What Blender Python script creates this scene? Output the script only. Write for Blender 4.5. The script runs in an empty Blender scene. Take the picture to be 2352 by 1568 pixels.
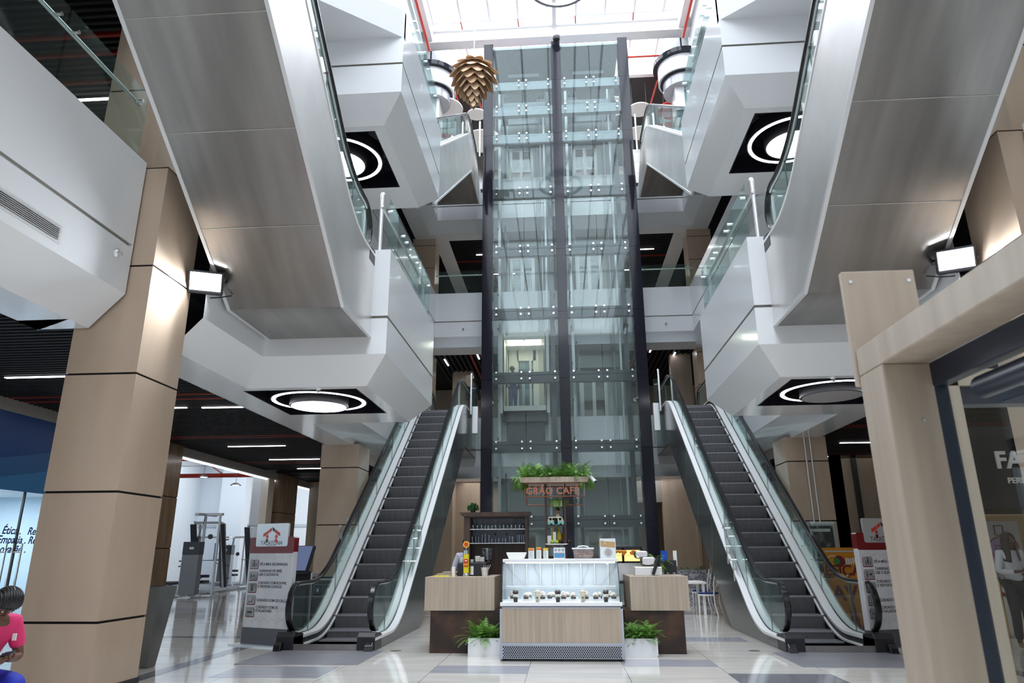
import bpy, bmesh, math, random
from mathutils import Vector, Matrix
from math import pi, sin, cos, radians as R
random.seed(7)
C = bpy.context.scene.collection
sc = bpy.context.scene
# ---------------------------------------------------------------- camera
H = 1.42
F, CX, CY, W = 1600.0, 1176.0, 784.0, 2352.0
def make_camera():
    d = Vector(((1295.1-CX)/F, -(1270.7-CY)/F, -1.0)).normalized()      # world +Y in camera axes
    roll = -0.00547
    Z = Vector((sin(roll), cos(roll), 0)); Z.z = -(Z.x*d.x+Z.y*d.y)/d.z; Z.normalize()
    X = d.cross(Z)
    M = Matrix((X, d, Z)).transposed()      # cam = M @ world
    cam = bpy.data.cameras.new('camera'); o = bpy.data.objects.new('camera', cam); C.objects.link(o)
    o.matrix_world = Matrix.Translation((0, 0, H)) @ M.transposed().to_4x4()
    cam.sensor_width = 36; cam.lens = F/W*36; cam.clip_start = 0.05; cam.clip_end = 300
    cam.dof.use_dof = True; cam.dof.focus_distance = 13.0; cam.dof.aperture_fstop = 5.6
    sc.camera = o
make_camera()
# ---------------------------------------------------------------- world, exposure
w = bpy.data.worlds.new('sky'); sc.world = w; w.use_nodes = True
bg = w.node_tree.nodes['Background']; bg.inputs[0].default_value = (0.89, 0.945, 1.0, 1); bg.inputs[1].default_value = 7.0
sc.view_settings.view_transform = 'Standard'; sc.view_settings.look = 'None'
sc.view_settings.gamma = 1; sc.view_settings.use_curve_mapping = False
sc.view_settings.exposure = 0.28
sc.cycles.max_bounces = 8; sc.cycles.transparent_max_bounces = 24; sc.cycles.glossy_bounces = 4; sc.cycles.diffuse_bounces = 4
sc.cycles.sample_clamp_indirect = 6; sc.cycles.caustics_reflective = False; sc.cycles.caustics_refractive = False
def area(name, loc, size, power, rot=(0,0,0), col=(1,1,1), portal=False, sy=None, spread=pi):
    l = bpy.data.lights.new(name, 'AREA'); l.energy = power; l.color = col; l.size = size
    if sy: l.shape = 'RECTANGLE'; l.size_y = sy
    l.spread = spread
    if portal: l.cycles.is_portal = True
    o = bpy.data.objects.new(name, l); C.objects.link(o); o.location = loc; o.rotation_euler = rot
    return o
area('skylight_daylight', (0.15, 3.5, 22.75), 10.2, 10, sy=47, portal=True)
# ---------------------------------------------------------------- materials
MATS = {}
def mat(name, col=(.8,.8,.8), rough=.5, metal=0, emit=None, es=1, trans=0, ior=1.45, alpha=1, coat=0, spec=.5, noise=None, bump=None, sss=0):
    if name in MATS: return MATS[name]
    m = bpy.data.materials.new(name); m.use_nodes = True; nt = m.node_tree; b = nt.nodes['Principled BSDF']
    b.inputs['Base Color'].default_value = (*col, 1); b.inputs['Roughness'].default_value = rough; b.inputs['Metallic'].default_value = metal
    b.inputs['Transmission Weight'].default_value = trans; b.inputs['IOR'].default_value = ior; b.inputs['Alpha'].default_value = alpha
    b.inputs['Coat Weight'].default_value = coat; b.inputs['Specular IOR Level'].default_value = spec
    if emit: b.inputs['Emission Color'].default_value = (*emit, 1); b.inputs['Emission Strength'].default_value = es
    if noise:      # (scale xyz, second colour, contrast lo, hi)
        s, c2, lo, hi = noise
        tc = nt.nodes.new('ShaderNodeTexCoord'); mp = nt.nodes.new('ShaderNodeMapping'); n = nt.nodes.new('ShaderNodeTexNoise'); r = nt.nodes.new('ShaderNodeValToRGB')
        mp.inputs['Scale'].default_value = s; n.inputs['Scale'].default_value = 1; n.inputs['Detail'].default_value = 5
        nt.links.new(tc.outputs['Object'], mp.inputs[0]); nt.links.new(mp.outputs[0], n.inputs[0]); nt.links.new(n.outputs[0], r.inputs[0])
        r.color_ramp.elements[0].position = lo; r.color_ramp.elements[0].color = (*col, 1); r.color_ramp.elements[1].position = hi; r.color_ramp.elements[1].color = (*c2, 1)
        nt.links.new(r.outputs[0], b.inputs['Base Color'])
        if bump:
            bp = nt.nodes.new('ShaderNodeBump'); bp.inputs['Strength'].default_value = bump; bp.inputs['Distance'].default_value = .01
            nt.links.new(n.outputs[0], bp.inputs['Height']); nt.links.new(bp.outputs[0], b.inputs['Normal'])
    MATS[name] = m; return m
def glassmat(name, tint, refl=.12, rough=.02, op=0.0, opcol=(.5,.6,.6)):
    """thin architectural glass: tinted see-through with a fresnel-weighted mirror, a little dusty haze"""
    if name in MATS: return MATS[name]
    m = bpy.data.materials.new(name); m.use_nodes = True; nt = m.node_tree; nt.nodes.clear()
    out = nt.nodes.new('ShaderNodeOutputMaterial'); t = nt.nodes.new('ShaderNodeBsdfTransparent'); g = nt.nodes.new('ShaderNodeBsdfGlossy')
    t.inputs[0].default_value = (*tint, 1); g.inputs['Roughness'].default_value = rough; g.inputs[0].default_value = (.95,1,1,1)
    lf = nt.nodes.new('ShaderNodeLayerWeight'); lf.inputs[0].default_value = .5
    lw = nt.nodes.new('ShaderNodeMath'); lw.operation = 'POWER'; lw.inputs[1].default_value = 5.0; nt.links.new(lf.outputs['Facing'], lw.inputs[0])
    ma = nt.nodes.new('ShaderNodeMath'); ma.operation = 'ADD'; ma.inputs[1].default_value = refl; ma.use_clamp = True
    mx = nt.nodes.new('ShaderNodeMixShader'); nt.links.new(lw.outputs[0], ma.inputs[0]); nt.links.new(ma.outputs[0], mx.inputs[0])
    nt.links.new(t.outputs[0], mx.inputs[1]); nt.links.new(g.outputs[0], mx.inputs[2]); last = mx
    if op:
        d = nt.nodes.new('ShaderNodeBsdfDiffuse'); d.inputs[0].default_value = (*opcol, 1); m2 = nt.nodes.new('ShaderNodeMixShader'); m2.inputs[0].default_value = op
        nt.links.new(mx.outputs[0], m2.inputs[1]); nt.links.new(d.outputs[0], m2.inputs[2]); last = m2
    nt.links.new(last.outputs[0], out.inputs[0])
    MATS[name] = m; return m
def emis(name, col, s):
    if name in MATS: return MATS[name]
    m = bpy.data.materials.new(name); m.use_nodes = True; nt = m.node_tree; nt.nodes.clear()
    out = nt.nodes.new('ShaderNodeOutputMaterial'); e = nt.nodes.new('ShaderNodeEmission'); e.inputs[0].default_value = (*col,1); e.inputs[1].default_value = s
    nt.links.new(e.outputs[0], out.inputs[0]); MATS[name] = m; return m
def floor_mat():
    m = bpy.data.materials.new('polished_tile'); m.use_nodes = True; nt = m.node_tree; b = nt.nodes['Principled BSDF']; N = nt.nodes.new; L = nt.links.new
    tc = N('ShaderNodeTexCoord'); sp = N('ShaderNodeSeparateXYZ'); L(tc.outputs['Object'], sp.inputs[0])
    def joint(sock, off, pitch, wd):
        a = N('ShaderNodeMath'); a.operation='SUBTRACT'; a.inputs[1].default_value = off; L(sock, a.inputs[0])
        p = N('ShaderNodeMath'); p.operation='PINGPONG'; p.inputs[1].default_value = pitch/2; L(a.outputs[0], p.inputs[0])
        l = N('ShaderNodeMath'); l.operation='LESS_THAN'; l.inputs[1].default_value = wd; L(p.outputs[0], l.inputs[0]); return l.outputs[0]
    jx = joint(sp.outputs[0], .742, 1.23, .0035); jy = joint(sp.outputs[1], 10.04, .63, .0012)
    mx = N('ShaderNodeMath'); mx.operation='MAXIMUM'; L(jx, mx.inputs[0]); L(jy, mx.inputs[1])
    n = N('ShaderNodeTexNoise'); n.inputs['Scale'].default_value = .8; n.inputs['Detail'].default_value = 6; mp = N('ShaderNodeMapping'); mp.inputs['Scale'].default_value=(1,5,1)
    L(tc.outputs['Object'], mp.inputs[0]); L(mp.outputs[0], n.inputs[0])
    r = N('ShaderNodeValToRGB'); r.color_ramp.elements[0].color=(.60,.565,.52,1); r.color_ramp.elements[1].color=(.74,.71,.66,1); r.color_ramp.elements[0].position=.3; r.color_ramp.elements[1].position=.7; L(n.outputs[0], r.inputs[0])
    mc = N('ShaderNodeMix'); mc.data_type='RGBA'; L(mx.outputs[0], mc.inputs[0]); L(r.outputs[0], mc.inputs[6]); mc.inputs[7].default_value=(.18,.17,.16,1)
    L(mc.outputs[2], b.inputs['Base Color']); b.inputs['Roughness'].default_value=.07; b.inputs['Specular IOR Level'].default_value=.6
    return m
def streak(name, c1, c2, scale, rough=.25, lo=.35, hi=.65, metal=0, bump=None, coat=0):
    return mat(name, c1, rough, metal, noise=(scale, c2, lo, hi), bump=bump, coat=coat)
M_tile = floor_mat()
M_inlay = streak('dark_inlay_tile', (.17,.17,.19), (.24,.24,.26), (1,14,1), .09)
M_inlay2 = streak('grey_inlay_tile', (.33,.33,.37), (.42,.42,.46), (1,14,1), .10)
M_stone = streak('beige_marble', (.47,.36,.27), (.53,.415,.32), (2.2,2.2,.6), .15, .3, .7)
M_stoneB = streak('brown_marble', (.19,.13,.085), (.25,.18,.12), (6,6,.8), .14)
M_stoneL = streak('light_marble', (.60,.53,.45), (.68,.62,.54), (5,5,.7), .25)
M_white = mat('white_glossy_panel', (.83,.85,.87), .13, spec=.5, coat=.25)
M_seam = mat('seam_shadow_gap', (.42,.41,.38), .6)
M_paint = mat('white_paint', (.82,.82,.82), .6)
M_grey = mat('grey_paint', (.30,.29,.27), .6)
M_dark = mat('black_void', (.006,.006,.007), .9)
M_slat = mat('black_slat', (.020,.020,.022), .6, spec=.25)
M_slatr = mat('red_slat', (.28,.02,.012), .4)
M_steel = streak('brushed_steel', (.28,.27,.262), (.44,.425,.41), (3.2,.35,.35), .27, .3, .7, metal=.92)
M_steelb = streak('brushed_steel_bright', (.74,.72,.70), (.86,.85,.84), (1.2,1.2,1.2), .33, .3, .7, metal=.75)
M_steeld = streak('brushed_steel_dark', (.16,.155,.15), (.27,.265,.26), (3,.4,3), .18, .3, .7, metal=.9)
M_deck = mat('satin_deck', (.88,.88,.88), .42, .1)
M_chrome = mat('chrome', (.8,.8,.8), .14, 1)
M_alu = mat('satin_aluminium', (.80,.81,.82), .28, .5)
M_rubber = mat('black_rubber', (.012,.012,.014), .22, spec=.7)
M_black = mat('black_plastic', (.018,.018,.022), .35)
M_stepm = streak('step_metal', (.20,.20,.215), (.27,.27,.285), (60,2,2), .4, .4, .6, metal=.4)
M_glass = glassmat('balustrade_glass', (.88,.95,.935), .018, .01, .018, (.55,.68,.66))
M_eglass = glassmat('lift_glass', (.83,.87,.865), .014, .015, .035, (.62,.68,.68))
M_clear = glassmat('clear_glass', (.93,.96,.96), .02)
M_granite = streak('black_granite', (.010,.010,.015), (.020,.020,.030), (40,40,40), .10)
M_granite.node_tree.nodes['Principled BSDF'].inputs['Specular IOR Level'].default_value=.28
M_led = emis('led_white', (.93,.94,1.0), 9)
M_ledsoft = emis('led_panel', (.97,.96,1.0), 5)
# ---------------------------------------------------------------- mesh builder
class MB:
    def __init__(s): s.v=[]; s.f=[]; s.mi=[]; s.m=0; s.T=None
    def add(s, vs, fs):
        n=len(s.v)
        for p in vs:
            p=Vector(p)
            if s.T: p=s.T@p
            s.v.append(p)
        for f in fs: s.f.append([n+i for i in f]); s.mi.append(s.m)
        return s
    def box(s,x0,x1,y0,y1,z0,z1):
        if x0>x1:x0,x1=x1,x0
        if y0>y1:y0,y1=y1,y0
        if z0>z1:z0,z1=z1,z0
        return s.add([(x0,y0,z0),(x1,y0,z0),(x1,y1,z0),(x0,y1,z0),(x0,y0,z1),(x1,y0,z1),(x1,y1,z1),(x0,y1,z1)],
              [(0,3,2,1),(4,5,6,7),(0,1,5,4),(1,2,6,5),(2,3,7,6),(3,0,4,7)])
    def prism(s,pts,ax,a,b):
        """polygon pts (2d) extruded along axis ax from a to b. ax 'x': pts=(y,z); 'y': (x,z); 'z': (x,y)"""
        f={'x':lambda p,t:(t,p[0],p[1]),'y':lambda p,t:(p[0],t,p[1]),'z':lambda p,t:(p[0],p[1],t)}[ax]
        n=len(pts); vs=[f(p,a) for p in pts]+[f(p,b) for p in pts]
        fs=[tuple(range(n-1,-1,-1)),tuple(range(n,2*n))]+[(i,(i+1)%n,n+(i+1)%n,n+i) for i in range(n)]
        return s.add(vs,fs)
    def tube(s,path,r,n=8,cap=True,rs=None):
        path=[Vector(p) for p in path]; rings=[]; up=None
        for i,p in enumerate(path):
            t=(path[min(i+1,len(path)-1)]-path[max(i-1,0)]).normalized()
            if up is None: up=Vector((0,0,1)) if abs(t.z)<.9 else Vector((1,0,0))
            a=(up-t*up.dot(t)).normalized(); b=t.cross(a); up=a
            rr=rs[i] if rs else r
            rings.append([p+(a*cos(2*pi*k/n)+b*sin(2*pi*k/n))*rr for k in range(n)])
        vs=[q for r_ in rings for q in r_]; fs=[]
        for i in range(len(path)-1):
            for k in range(n): fs.append((i*n+k,i*n+(k+1)%n,(i+1)*n+(k+1)%n,(i+1)*n+k))
        if cap: fs.append(tuple(range(n-1,-1,-1))); m=(len(path)-1)*n; fs.append(tuple(m+k for k in range(n)))
        return s.add(vs,fs)
    def ribbon(s,path,prof):
        """sweep a closed 2d profile (side, up) along a path lying in a plane of constant x; side = +x"""
        path=[Vector(p) for p in path]; n=len(prof); vs=[]; fs=[]
        for i,p in enumerate(path):
            t=(path[min(i+1,len(path)-1)]-path[max(i-1,0)]).normalized(); sd=Vector((1,0,0)); up=sd.cross(t)
            for q in prof: vs.append(p+sd*q[0]+up*q[1])
        for i in range(len(path)-1):
            for k in range(n): fs.append((i*n+k,i*n+(k+1)%n,(i+1)*n+(k+1)%n,(i+1)*n+k))
        fs.append(tuple(range(n-1,-1,-1))); m=(len(path)-1)*n; fs.append(tuple(m+k for k in range(n)))
        return s.add(vs,fs)
    def lathe(s,prof,c=(0,0,0),n=24,ax='z'):
        c=Vector(c); vs=[]; fs=[]
        for r,z in prof:
            for k in range(n):
                a=2*pi*k/n; q=(r*cos(a),r*sin(a),z)
                if ax=='y': q=(q[0],q[2],q[1])
                if ax=='x': q=(q[2],q[0],q[1])
                vs.append(c+Vector(q))
        m=len(prof)
        for i in range(m-1):
            for k in range(n): fs.append((i*n+k,i*n+(k+1)%n,(i+1)*n+(k+1)%n,(i+1)*n+k))
        if prof[0]==prof[-1] or (len(prof)==2 and abs(prof[0][1]-prof[1][1])<1e-7): return s.add(vs,fs)
        if prof[0][0]>1e-6: fs.append(tuple(range(n-1,-1,-1)))
        if prof[-1][0]>1e-6: fs.append(tuple((m-1)*n+k for k in range(n)))
        return s.add(vs,fs)
    def cyl(s,p0,p1,r,n=12): return s.tube([p0,p1],r,n)
    def ball(s,c,r,n=10,sc_=(1,1,1)):
        c=Vector(c); vs=[]; fs=[]; m=n//2+1
        for i in range(m+1):
            t=pi*i/m
            for k in range(n):
                a=2*pi*k/n; vs.append(c+Vector((r*sc_[0]*sin(t)*cos(a),r*sc_[1]*sin(t)*sin(a),r*sc_[2]*cos(t))))
        for i in range(m):
            for k in range(n): fs.append((i*n+k,(i+1)*n+k,(i+1)*n+(k+1)%n,i*n+(k+1)%n))
        return s.add(vs,fs)
    def build(s,name,mat,parent=None,smooth=False,bevel=0,world=True,**props):
        me=bpy.data.meshes.new(name); off=Vector((0,0,0))
        if parent is not None and world:
            p=parent
            while p.parent: p=p.parent
            off=p.location
        me.from_pydata([tuple(v-off) for v in s.v],[],s.f); me.validate()
        mats=mat if isinstance(mat,(list,tuple)) else [mat]
        for m in mats: me.materials.append(m)
        if len(mats)>1 and len(me.polygons)==len(s.mi): me.polygons.foreach_set('material_index',s.mi)
        bm=bmesh.new(); bm.from_mesh(me)
        if smooth or bevel: bmesh.ops.remove_doubles(bm,verts=bm.verts,dist=1e-5)
        bmesh.ops.recalc_face_normals(bm,faces=bm.faces); bm.to_mesh(me); bm.free()
        if smooth:
            me.polygons.foreach_set('use_smooth',[True]*len(me.polygons))
            try: me.set_sharp_from_angle(angle=R(38))
            except Exception: pass
        o=bpy.data.objects.new(name,me); C.objects.link(o)
        if parent is not None: o.parent=parent
        if bevel:
            b=o.modifiers.new('b','BEVEL'); b.width=bevel; b.segments=2; b.limit_method='ANGLE'
        for k,v in props.items(): o[k]=v
        return o
def thing(name,label,cat,loc=(0,0,0),rz=0,group=None):
    o=bpy.data.objects.new(name,None); C.objects.link(o); o.location=loc; o.rotation_euler=(0,0,rz); o.empty_display_size=.1
    o['label']=label; o['category']=cat
    if group: o['group']=group
    return o
def tag(o,label,cat,group=None):
    o['label']=label; o['category']=cat
    if group: o['group']=group
    return o
def struct(mb,name,mat,smooth=False,bevel=0,label=None):
    o=mb.build(name,mat,None,smooth,bevel); o['kind']='structure'
    if label: o['label']=label
    return o
def bx(*a): return MB().box(*a)
def copy_tree(o,parent=None):
    c=o.copy(); C.objects.link(c); c.parent=parent
    for ch in list(o.children): copy_tree(ch,c)
    return c
_kids={}
def dup(o,loc,rz=None,label=None,scale=None):
    c=copy_tree(o); c.location=loc
    if rz is not None: c.rotation_euler=(0,0,rz)
    if label: c['label']=label
    if scale: c.scale=scale
    return c
def text(name,body,size,mat,parent,M,align='LEFT',ext=.001,bold=0,shear=0,space=1):
    """lettering as a mesh; M places the x-right y-up text plane"""
    cu=bpy.data.curves.new(name,'FONT'); cu.body=body; cu.size=size; cu.extrude=ext; cu.align_x=align; cu.align_y='BOTTOM_BASELINE'
    cu.offset=bold; cu.shear=shear; cu.space_character=space; cu.resolution_u=4
    t=bpy.data.objects.new(name,cu); C.objects.link(t); dg=bpy.context.evaluated_depsgraph_get(); dg.update()
    me=bpy.data.meshes.new_from_object(t.evaluated_get(dg)); bpy.data.objects.remove(t); bpy.data.curves.remove(cu)
    off=Vector((0,0,0))
    if parent is not None:
        p=parent
        while p.parent: p=p.parent
        off=p.location
    me.transform(Matrix.Translation(-off)@M); me.materials.clear(); me.materials.append(mat)
    o=bpy.data.objects.new(name,me); C.objects.link(o); o.parent=parent
    return o
def plane_m(o,x,y):
    """matrix for text: origin o, x axis (right), y axis (up)"""
    x=Vector(x).normalized(); y=Vector(y).normalized(); z=x.cross(y)
    m=Matrix((x,y,z)).transposed().to_4x4(); m.translation=Vector(o); return m
XC=.15
def mx(x): return 2*XC-x
# ================================================================ SETTING
L1, L2, L3 = 5.7, 10.4, 15.1
struct(bx(-32,26,-21,46,-.2,0),'floor',M_tile)
mb=MB()
for x0,x1,y0,y1 in [(-4.36,-3.0,9.0,9.9),(-1.71,-.487,9.42,10.04),(.75,1.97,10.04,10.68),(1.97,3.03,12.75,13.42),(1.97,3.2,8.9,9.55),(-4.36,-3.0,6.5,7.1),(-1.71,-.487,6.9,7.5),(-13,-5.7,19.2,20.2),(-13,-5.7,24.2,25.2),(6.0,13,19.2,20.2),(-.487,.742,16.5,17.2),(6,13,14,14.6)]:
    mb.box(x0,x1,y0,y1,0,.0015)
struct(mb,'floor_inlay',M_inlay2)
mb=MB().box(-5.3,-5.06,0,30,0,.0015).box(5.36,5.6,0,30,0,.0015).box(-14,-5.3,13.1,13.4,0,.0015).box(1.962,3.2,7.0,9.5,0,.0016)
struct(mb,'floor_band',M_inlay)
# --- balcony fascias: curb, shadow gap, chamfer and soffit swept along a plan line
def sweep(path, prof, mb, flip=1, mats=None):
    n=len(path); P=[Vector((p[0],p[1])) for p in path]
    offs=[]
    for i in range(n):
        d0=(P[i]-P[i-1]).normalized() if i>0 else (P[1]-P[0]).normalized()
        d1=(P[i+1]-P[i]).normalized() if i<n-1 else d0
        n0=Vector((-d0.y,d0.x))*flip; n1=Vector((-d1.y,d1.x))*flip
        b=(n0+n1); b=b/ max(.3,b.dot(n0)) if b.length>1e-4 else n0
        offs.append(b)
    for j in range(len(prof)-1):
        (d0,z0),(d1,z1)=prof[j],prof[j+1]
        mb.m = mats[j] if mats else 0
        for i in range(n-1):
            a=[P[i]+offs[i]*d0,P[i+1]+offs[i+1]*d0,P[i+1]+offs[i+1]*d1,P[i]+offs[i]*d1]
            mb.add([(a[0].x,a[0].y,z0),(a[1].x,a[1].y,z0),(a[2].x,a[2].y,z1),(a[3].x,a[3].y,z1)],[(0,1,2,3)])
def fascia(name,path,lv,flip,inner=1.0,ch=.37,soff=True):
    g=lv-.84; ct=lv-1.42; cb=lv-1.82; top=lv+.27; cz=cb+.30
    prof=[(.28,lv-.02),(.28,top),(0,top),(0,g+.02),(.035,g+.02),(.035,g-.02),(0,g-.02),(0,ct),(ch,cb),(inner,cb),(inner,cz)]
    mats=[0,0,0,1,1,1,0,0,0,0]
    if not soff: prof=prof[:9]; mats=mats[:8]
    mb=MB(); sweep(path,prof,mb,flip,mats)
    return struct(mb,name,[M_white,M_seam])
PY0,PY1=7.15,8.0
def left_edge(blk0,blk1):
    return [(-4.45,8.0),(-4.45,blk0),(-2.57,blk0),(-2.57,blk1),(-4.5,blk1+.0),(-4.5,24.0)]
for k,(lv,b0,b1) in enumerate([(L1,9.82,13.6),(L2,9.98,13.75)]):
    pl=left_edge(b0,b1)+[(mx(x),y) for x,y in reversed(left_edge(b0,b1))]
    fascia('trim_%d'%(k+1),pl,lv,1,soff=False)
    for sgn,f in ((0,lambda x:x),(1,mx)):
        cb=lv-1.82; m=MB(); z0,z1=cb,cb+.012
        y0,y1=b0+.37,b1-.37; rx0,rx1,ry0,ry1=-4.95,-3.14,b0+.52,b0+2.50
        def B(a,b,c,d,m=m,z0=z0,z1=z1,f=f): m.box(f(a),f(b),c,d,z0,z1)
        B(-5.5,-4.95,8.0,24.0); B(-4.95,-4.82,8.0,y0); B(-4.95,-2.94,ry1,y1); B(rx1,-2.94,y0,ry1); B(-4.95,-4.87,y1,24.0); B(-4.82,rx1,y0,ry0); B(-4.95,-4.82,y0,ry0)
        m.box(f(-5.5),f(-5.49),8.0,24.4,cb,cb+.3)
        struct(m,'ceiling_soffit_%d'%(2*k+sgn+1),M_white)
        m=MB(); m.box(f(rx0),f(rx1),ry0,ry1,cb+.34,cb+.36)
        for q in ((rx0,rx0+.02,ry0,ry1),(rx1-.02,rx1,ry0,ry1),(rx0,rx1,ry0,ry0+.02),(rx0,rx1,ry1-.02,ry1)): m.box(f(q[0]),f(q[1]),q[2],q[3],cb,cb+.36)
        struct(m,'ceiling_recess_%d'%(2*k+sgn+1),M_granite)
        # ring pendant in the recess
        cxr,cyr=(f(-4.03),(ry0+ry1)/2-.10); zr=cb+.0
        where={(0,0):'under the lower landing beside the left escalator',(0,1):'and unlit centre, under the lower right landing',(1,0):'under the higher landing at upper left',(1,1):'under the higher landing at upper right'}[(k,sgn)]
        t=thing('ring_light','black ring pendant with glowing ring '+where,'ceiling light',(cxr,cyr,zr),group=None)
        rh=MB().lathe([(.69,.0),(.79,.0),(.79,.22),(.69,.22),(.69,.0)],(cxr,cyr,zr),56).build('ring_housing',M_black,t,smooth=True)
        MB().lathe([(.705,-.006),(.765,-.006),(.765,0),(.705,0),(.705,-.006)],(cxr,cyr,zr),56).build('ring_diffuser',M_led,rh)
        dh=MB().lathe([(.001,0),(.48,0),(.48,.38),(.001,.38)],(cxr,cyr,zr-.09),48).build('drum_housing',M_black,t,smooth=True)
        MB().lathe([(.001,-.004),(.45,-.004),(.45,0),(.001,0)],(cxr,cyr,zr-.09),48).build('drum_diffuser',mat('unlit_diffuser',(.42,.40,.40),.4) if (k,sgn)==(0,1) else M_led,dh)
        m=MB(); [m.cyl((cxr+.73*cos(a),cyr+.73*sin(a),zr+.16),(cxr+.73*cos(a),cyr+.73*sin(a),cb+.34),.004,5) for a in (0.5,2.6,4.7)]; m.build('hanger',M_black,t)
    fascia('trim_%d'%(k+11),[(-4.92,-8),(-4.92,7.12)],lv,1,soff=False)
    fascia('trim_%d'%(k+21),[(mx(-4.92),7.12),(mx(-4.92),-8)],lv,1,soff=False)
    # chamfered returns that close the near bands against the pillars
    for sgn in (0,1):
        f=(lambda x:x) if sgn==0 else mx
        g=lv-.84; ct=lv-1.42; cb=lv-1.82
        m=MB(); m.add([(f(-4.92),7.12,ct),(f(-4.92),7.12,lv+.27),(f(-5.9),7.14,lv+.27),(f(-5.9),7.14,cb),(f(-5.29),6.80,cb),(f(-5.9),6.80,cb)],[(0,1,2,3,4),(3,5,4)])
        struct(m,'trim_%d'%(31+2*k+sgn),M_white)
for k,lv in enumerate((L1,L2)):
    m=MB().box(-5.5,5.8,24.37,25.0,lv-1.82,lv-1.808).box(-4.6,4.9,24.0,24.37,lv-1.82,lv-1.81); struct(m,'ceiling_soffit_%d'%(k+7),M_white)
    struct(MB().box(-5.9,-5.29,-8,7.12,lv-1.82,lv-1.808).box(-5.9,-5.88,-8,7.12,lv-1.82,lv-1.5),'ceiling_soffit_%d'%(k+11),M_white)
    struct(MB().box(mx(-5.9),mx(-5.29),-8,7.12,lv-1.82,lv-1.808).box(mx(-5.9),mx(-5.88),-8,7.12,lv-1.82,lv-1.5),'ceiling_soffit_%d'%(k+15),M_white)
for i,f in enumerate((lambda x:x,mx)):
    m=MB(); m.prism([(f(-2.57),10.0),(f(-5.2),7.86),(f(-5.2),10.1),(f(-2.57),10.1)],'z',10.1,10.67); struct(m,'trim_%d'%(41+i),M_white)
pl=[(-4.5,14.5),(-4.5,24),(mx(-4.5),24),(mx(-4.5),14.5)]
fascia('trim_3',pl,L3,1)
# slabs behind the fascias (floors of the galleries) and lowered slat ceilings
for k,(lv,cb0,cb1) in enumerate([(L1,9.82,13.6),(L2,9.98,13.75),(L3,9.98,13.75)]):
    zc=lv-1.10
    m=MB()
    m.box(-10.6 if k==0 else -26,-5.2,-8,24.3,zc,lv); m.box(mx(-5.2),26,-8,24.3,zc,lv); m.box(-10.6 if k==0 else -26,26,24.3,25.6 if k==0 else 34,zc,lv)
    if k==0: m.box(-26,-10.6,-8,15.2,zc,lv); m.box(-10.6,-2.3,25.6,34,zc,lv).box(3.0,26,25.6,34,zc,lv)
    if k<2:
        m.box(-5.2,-2.9,cb0+.3,cb1-.3,zc,lv).box(mx(-5.2),mx(-2.9),cb0+.3,cb1-.3,zc,lv)
        m.box(-5.2,-4.72,8.0,24.3,zc,lv).box(mx(-5.2),mx(-4.72),8.0,24.3,zc,lv)
    struct(m,'ceiling_%d'%(k+1),M_dark)
    m=MB().box(-26,-5.2,-8,24.3,lv,lv+.012).box(mx(-5.2),26,-8,24.3,lv,lv+.012).box(-26,26,24.3,34,lv,lv+.012)
    if k<2: m.box(-5.2,-2.9,cb0+.3,cb1-.3,lv,lv+.012).box(mx(-5.2),mx(-2.9),cb0+.3,cb1-.3,lv,lv+.012)
    struct(m,'floor_%d'%(k+1),M_tile)
def slats(name,x0,x1,y0,y1,z,along='x',pitch=.12,wd=.045,dp=.09,red=()):
    m=MB(); n=int((y1-y0 if along=='x' else x1-x0)/pitch)
    for i in range(n):
        m.m=1 if i in red else 0
        if along=='x': y=y0+i*pitch; m.box(x0,x1,y,y+wd,z,z+dp)
        else: x=x0+i*pitch; m.box(x,x+wd,y0,y1,z,z+dp)
    return struct(m,name,[M_slat,M_slatr])
zc1=L1-1.42; redA={10,13,62,65,100,103,140,143,176,178,215,218}
slats('ceiling_slats_1',-10.4,-5.35,-6,24.2,zc1,'x',.13,.055,.09,redA)
slats('ceiling_slats_2',mx(-5.35),10.7,-6,24.2,zc1,'x',.13,.055,.09,redA)
slats('ceiling_slats_3',-10.4,-5.35,-6,24.2,L2-1.42,'x',.13,.055,.09,{30,34,84,87,92,110,113,118})
slats('ceiling_slats_4',mx(-5.35),10.7,-6,24.2,L2-1.42,'x',.13,.055,.09,{30,34,84,87,92,110,113,118})
slats('ceiling_slats_5',-5.0,mx(-5.0),25.1,31,L2-1.45,'y',.21,.075,.10,{7,9,38,40})
slats('ceiling_slats_6',-5.0,mx(-5.0),25.05,33,L3-1.45,'x',.17,.07,.09,{17})
slats('ceiling_slats_7',-10.4,10.7,25.05,30,zc1,'x',.17,.07,.09,{8,20})
slats('ceiling_slats_8',mx(-5.35),10.7,13,24.2,L3-1.42,'x',.13,.055,.09,{30,34})
slats('ceiling_slats_9',-10.4,-5.35,13,24.2,L3-1.42,'x',.13,.055,.09,{30,34})
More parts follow.
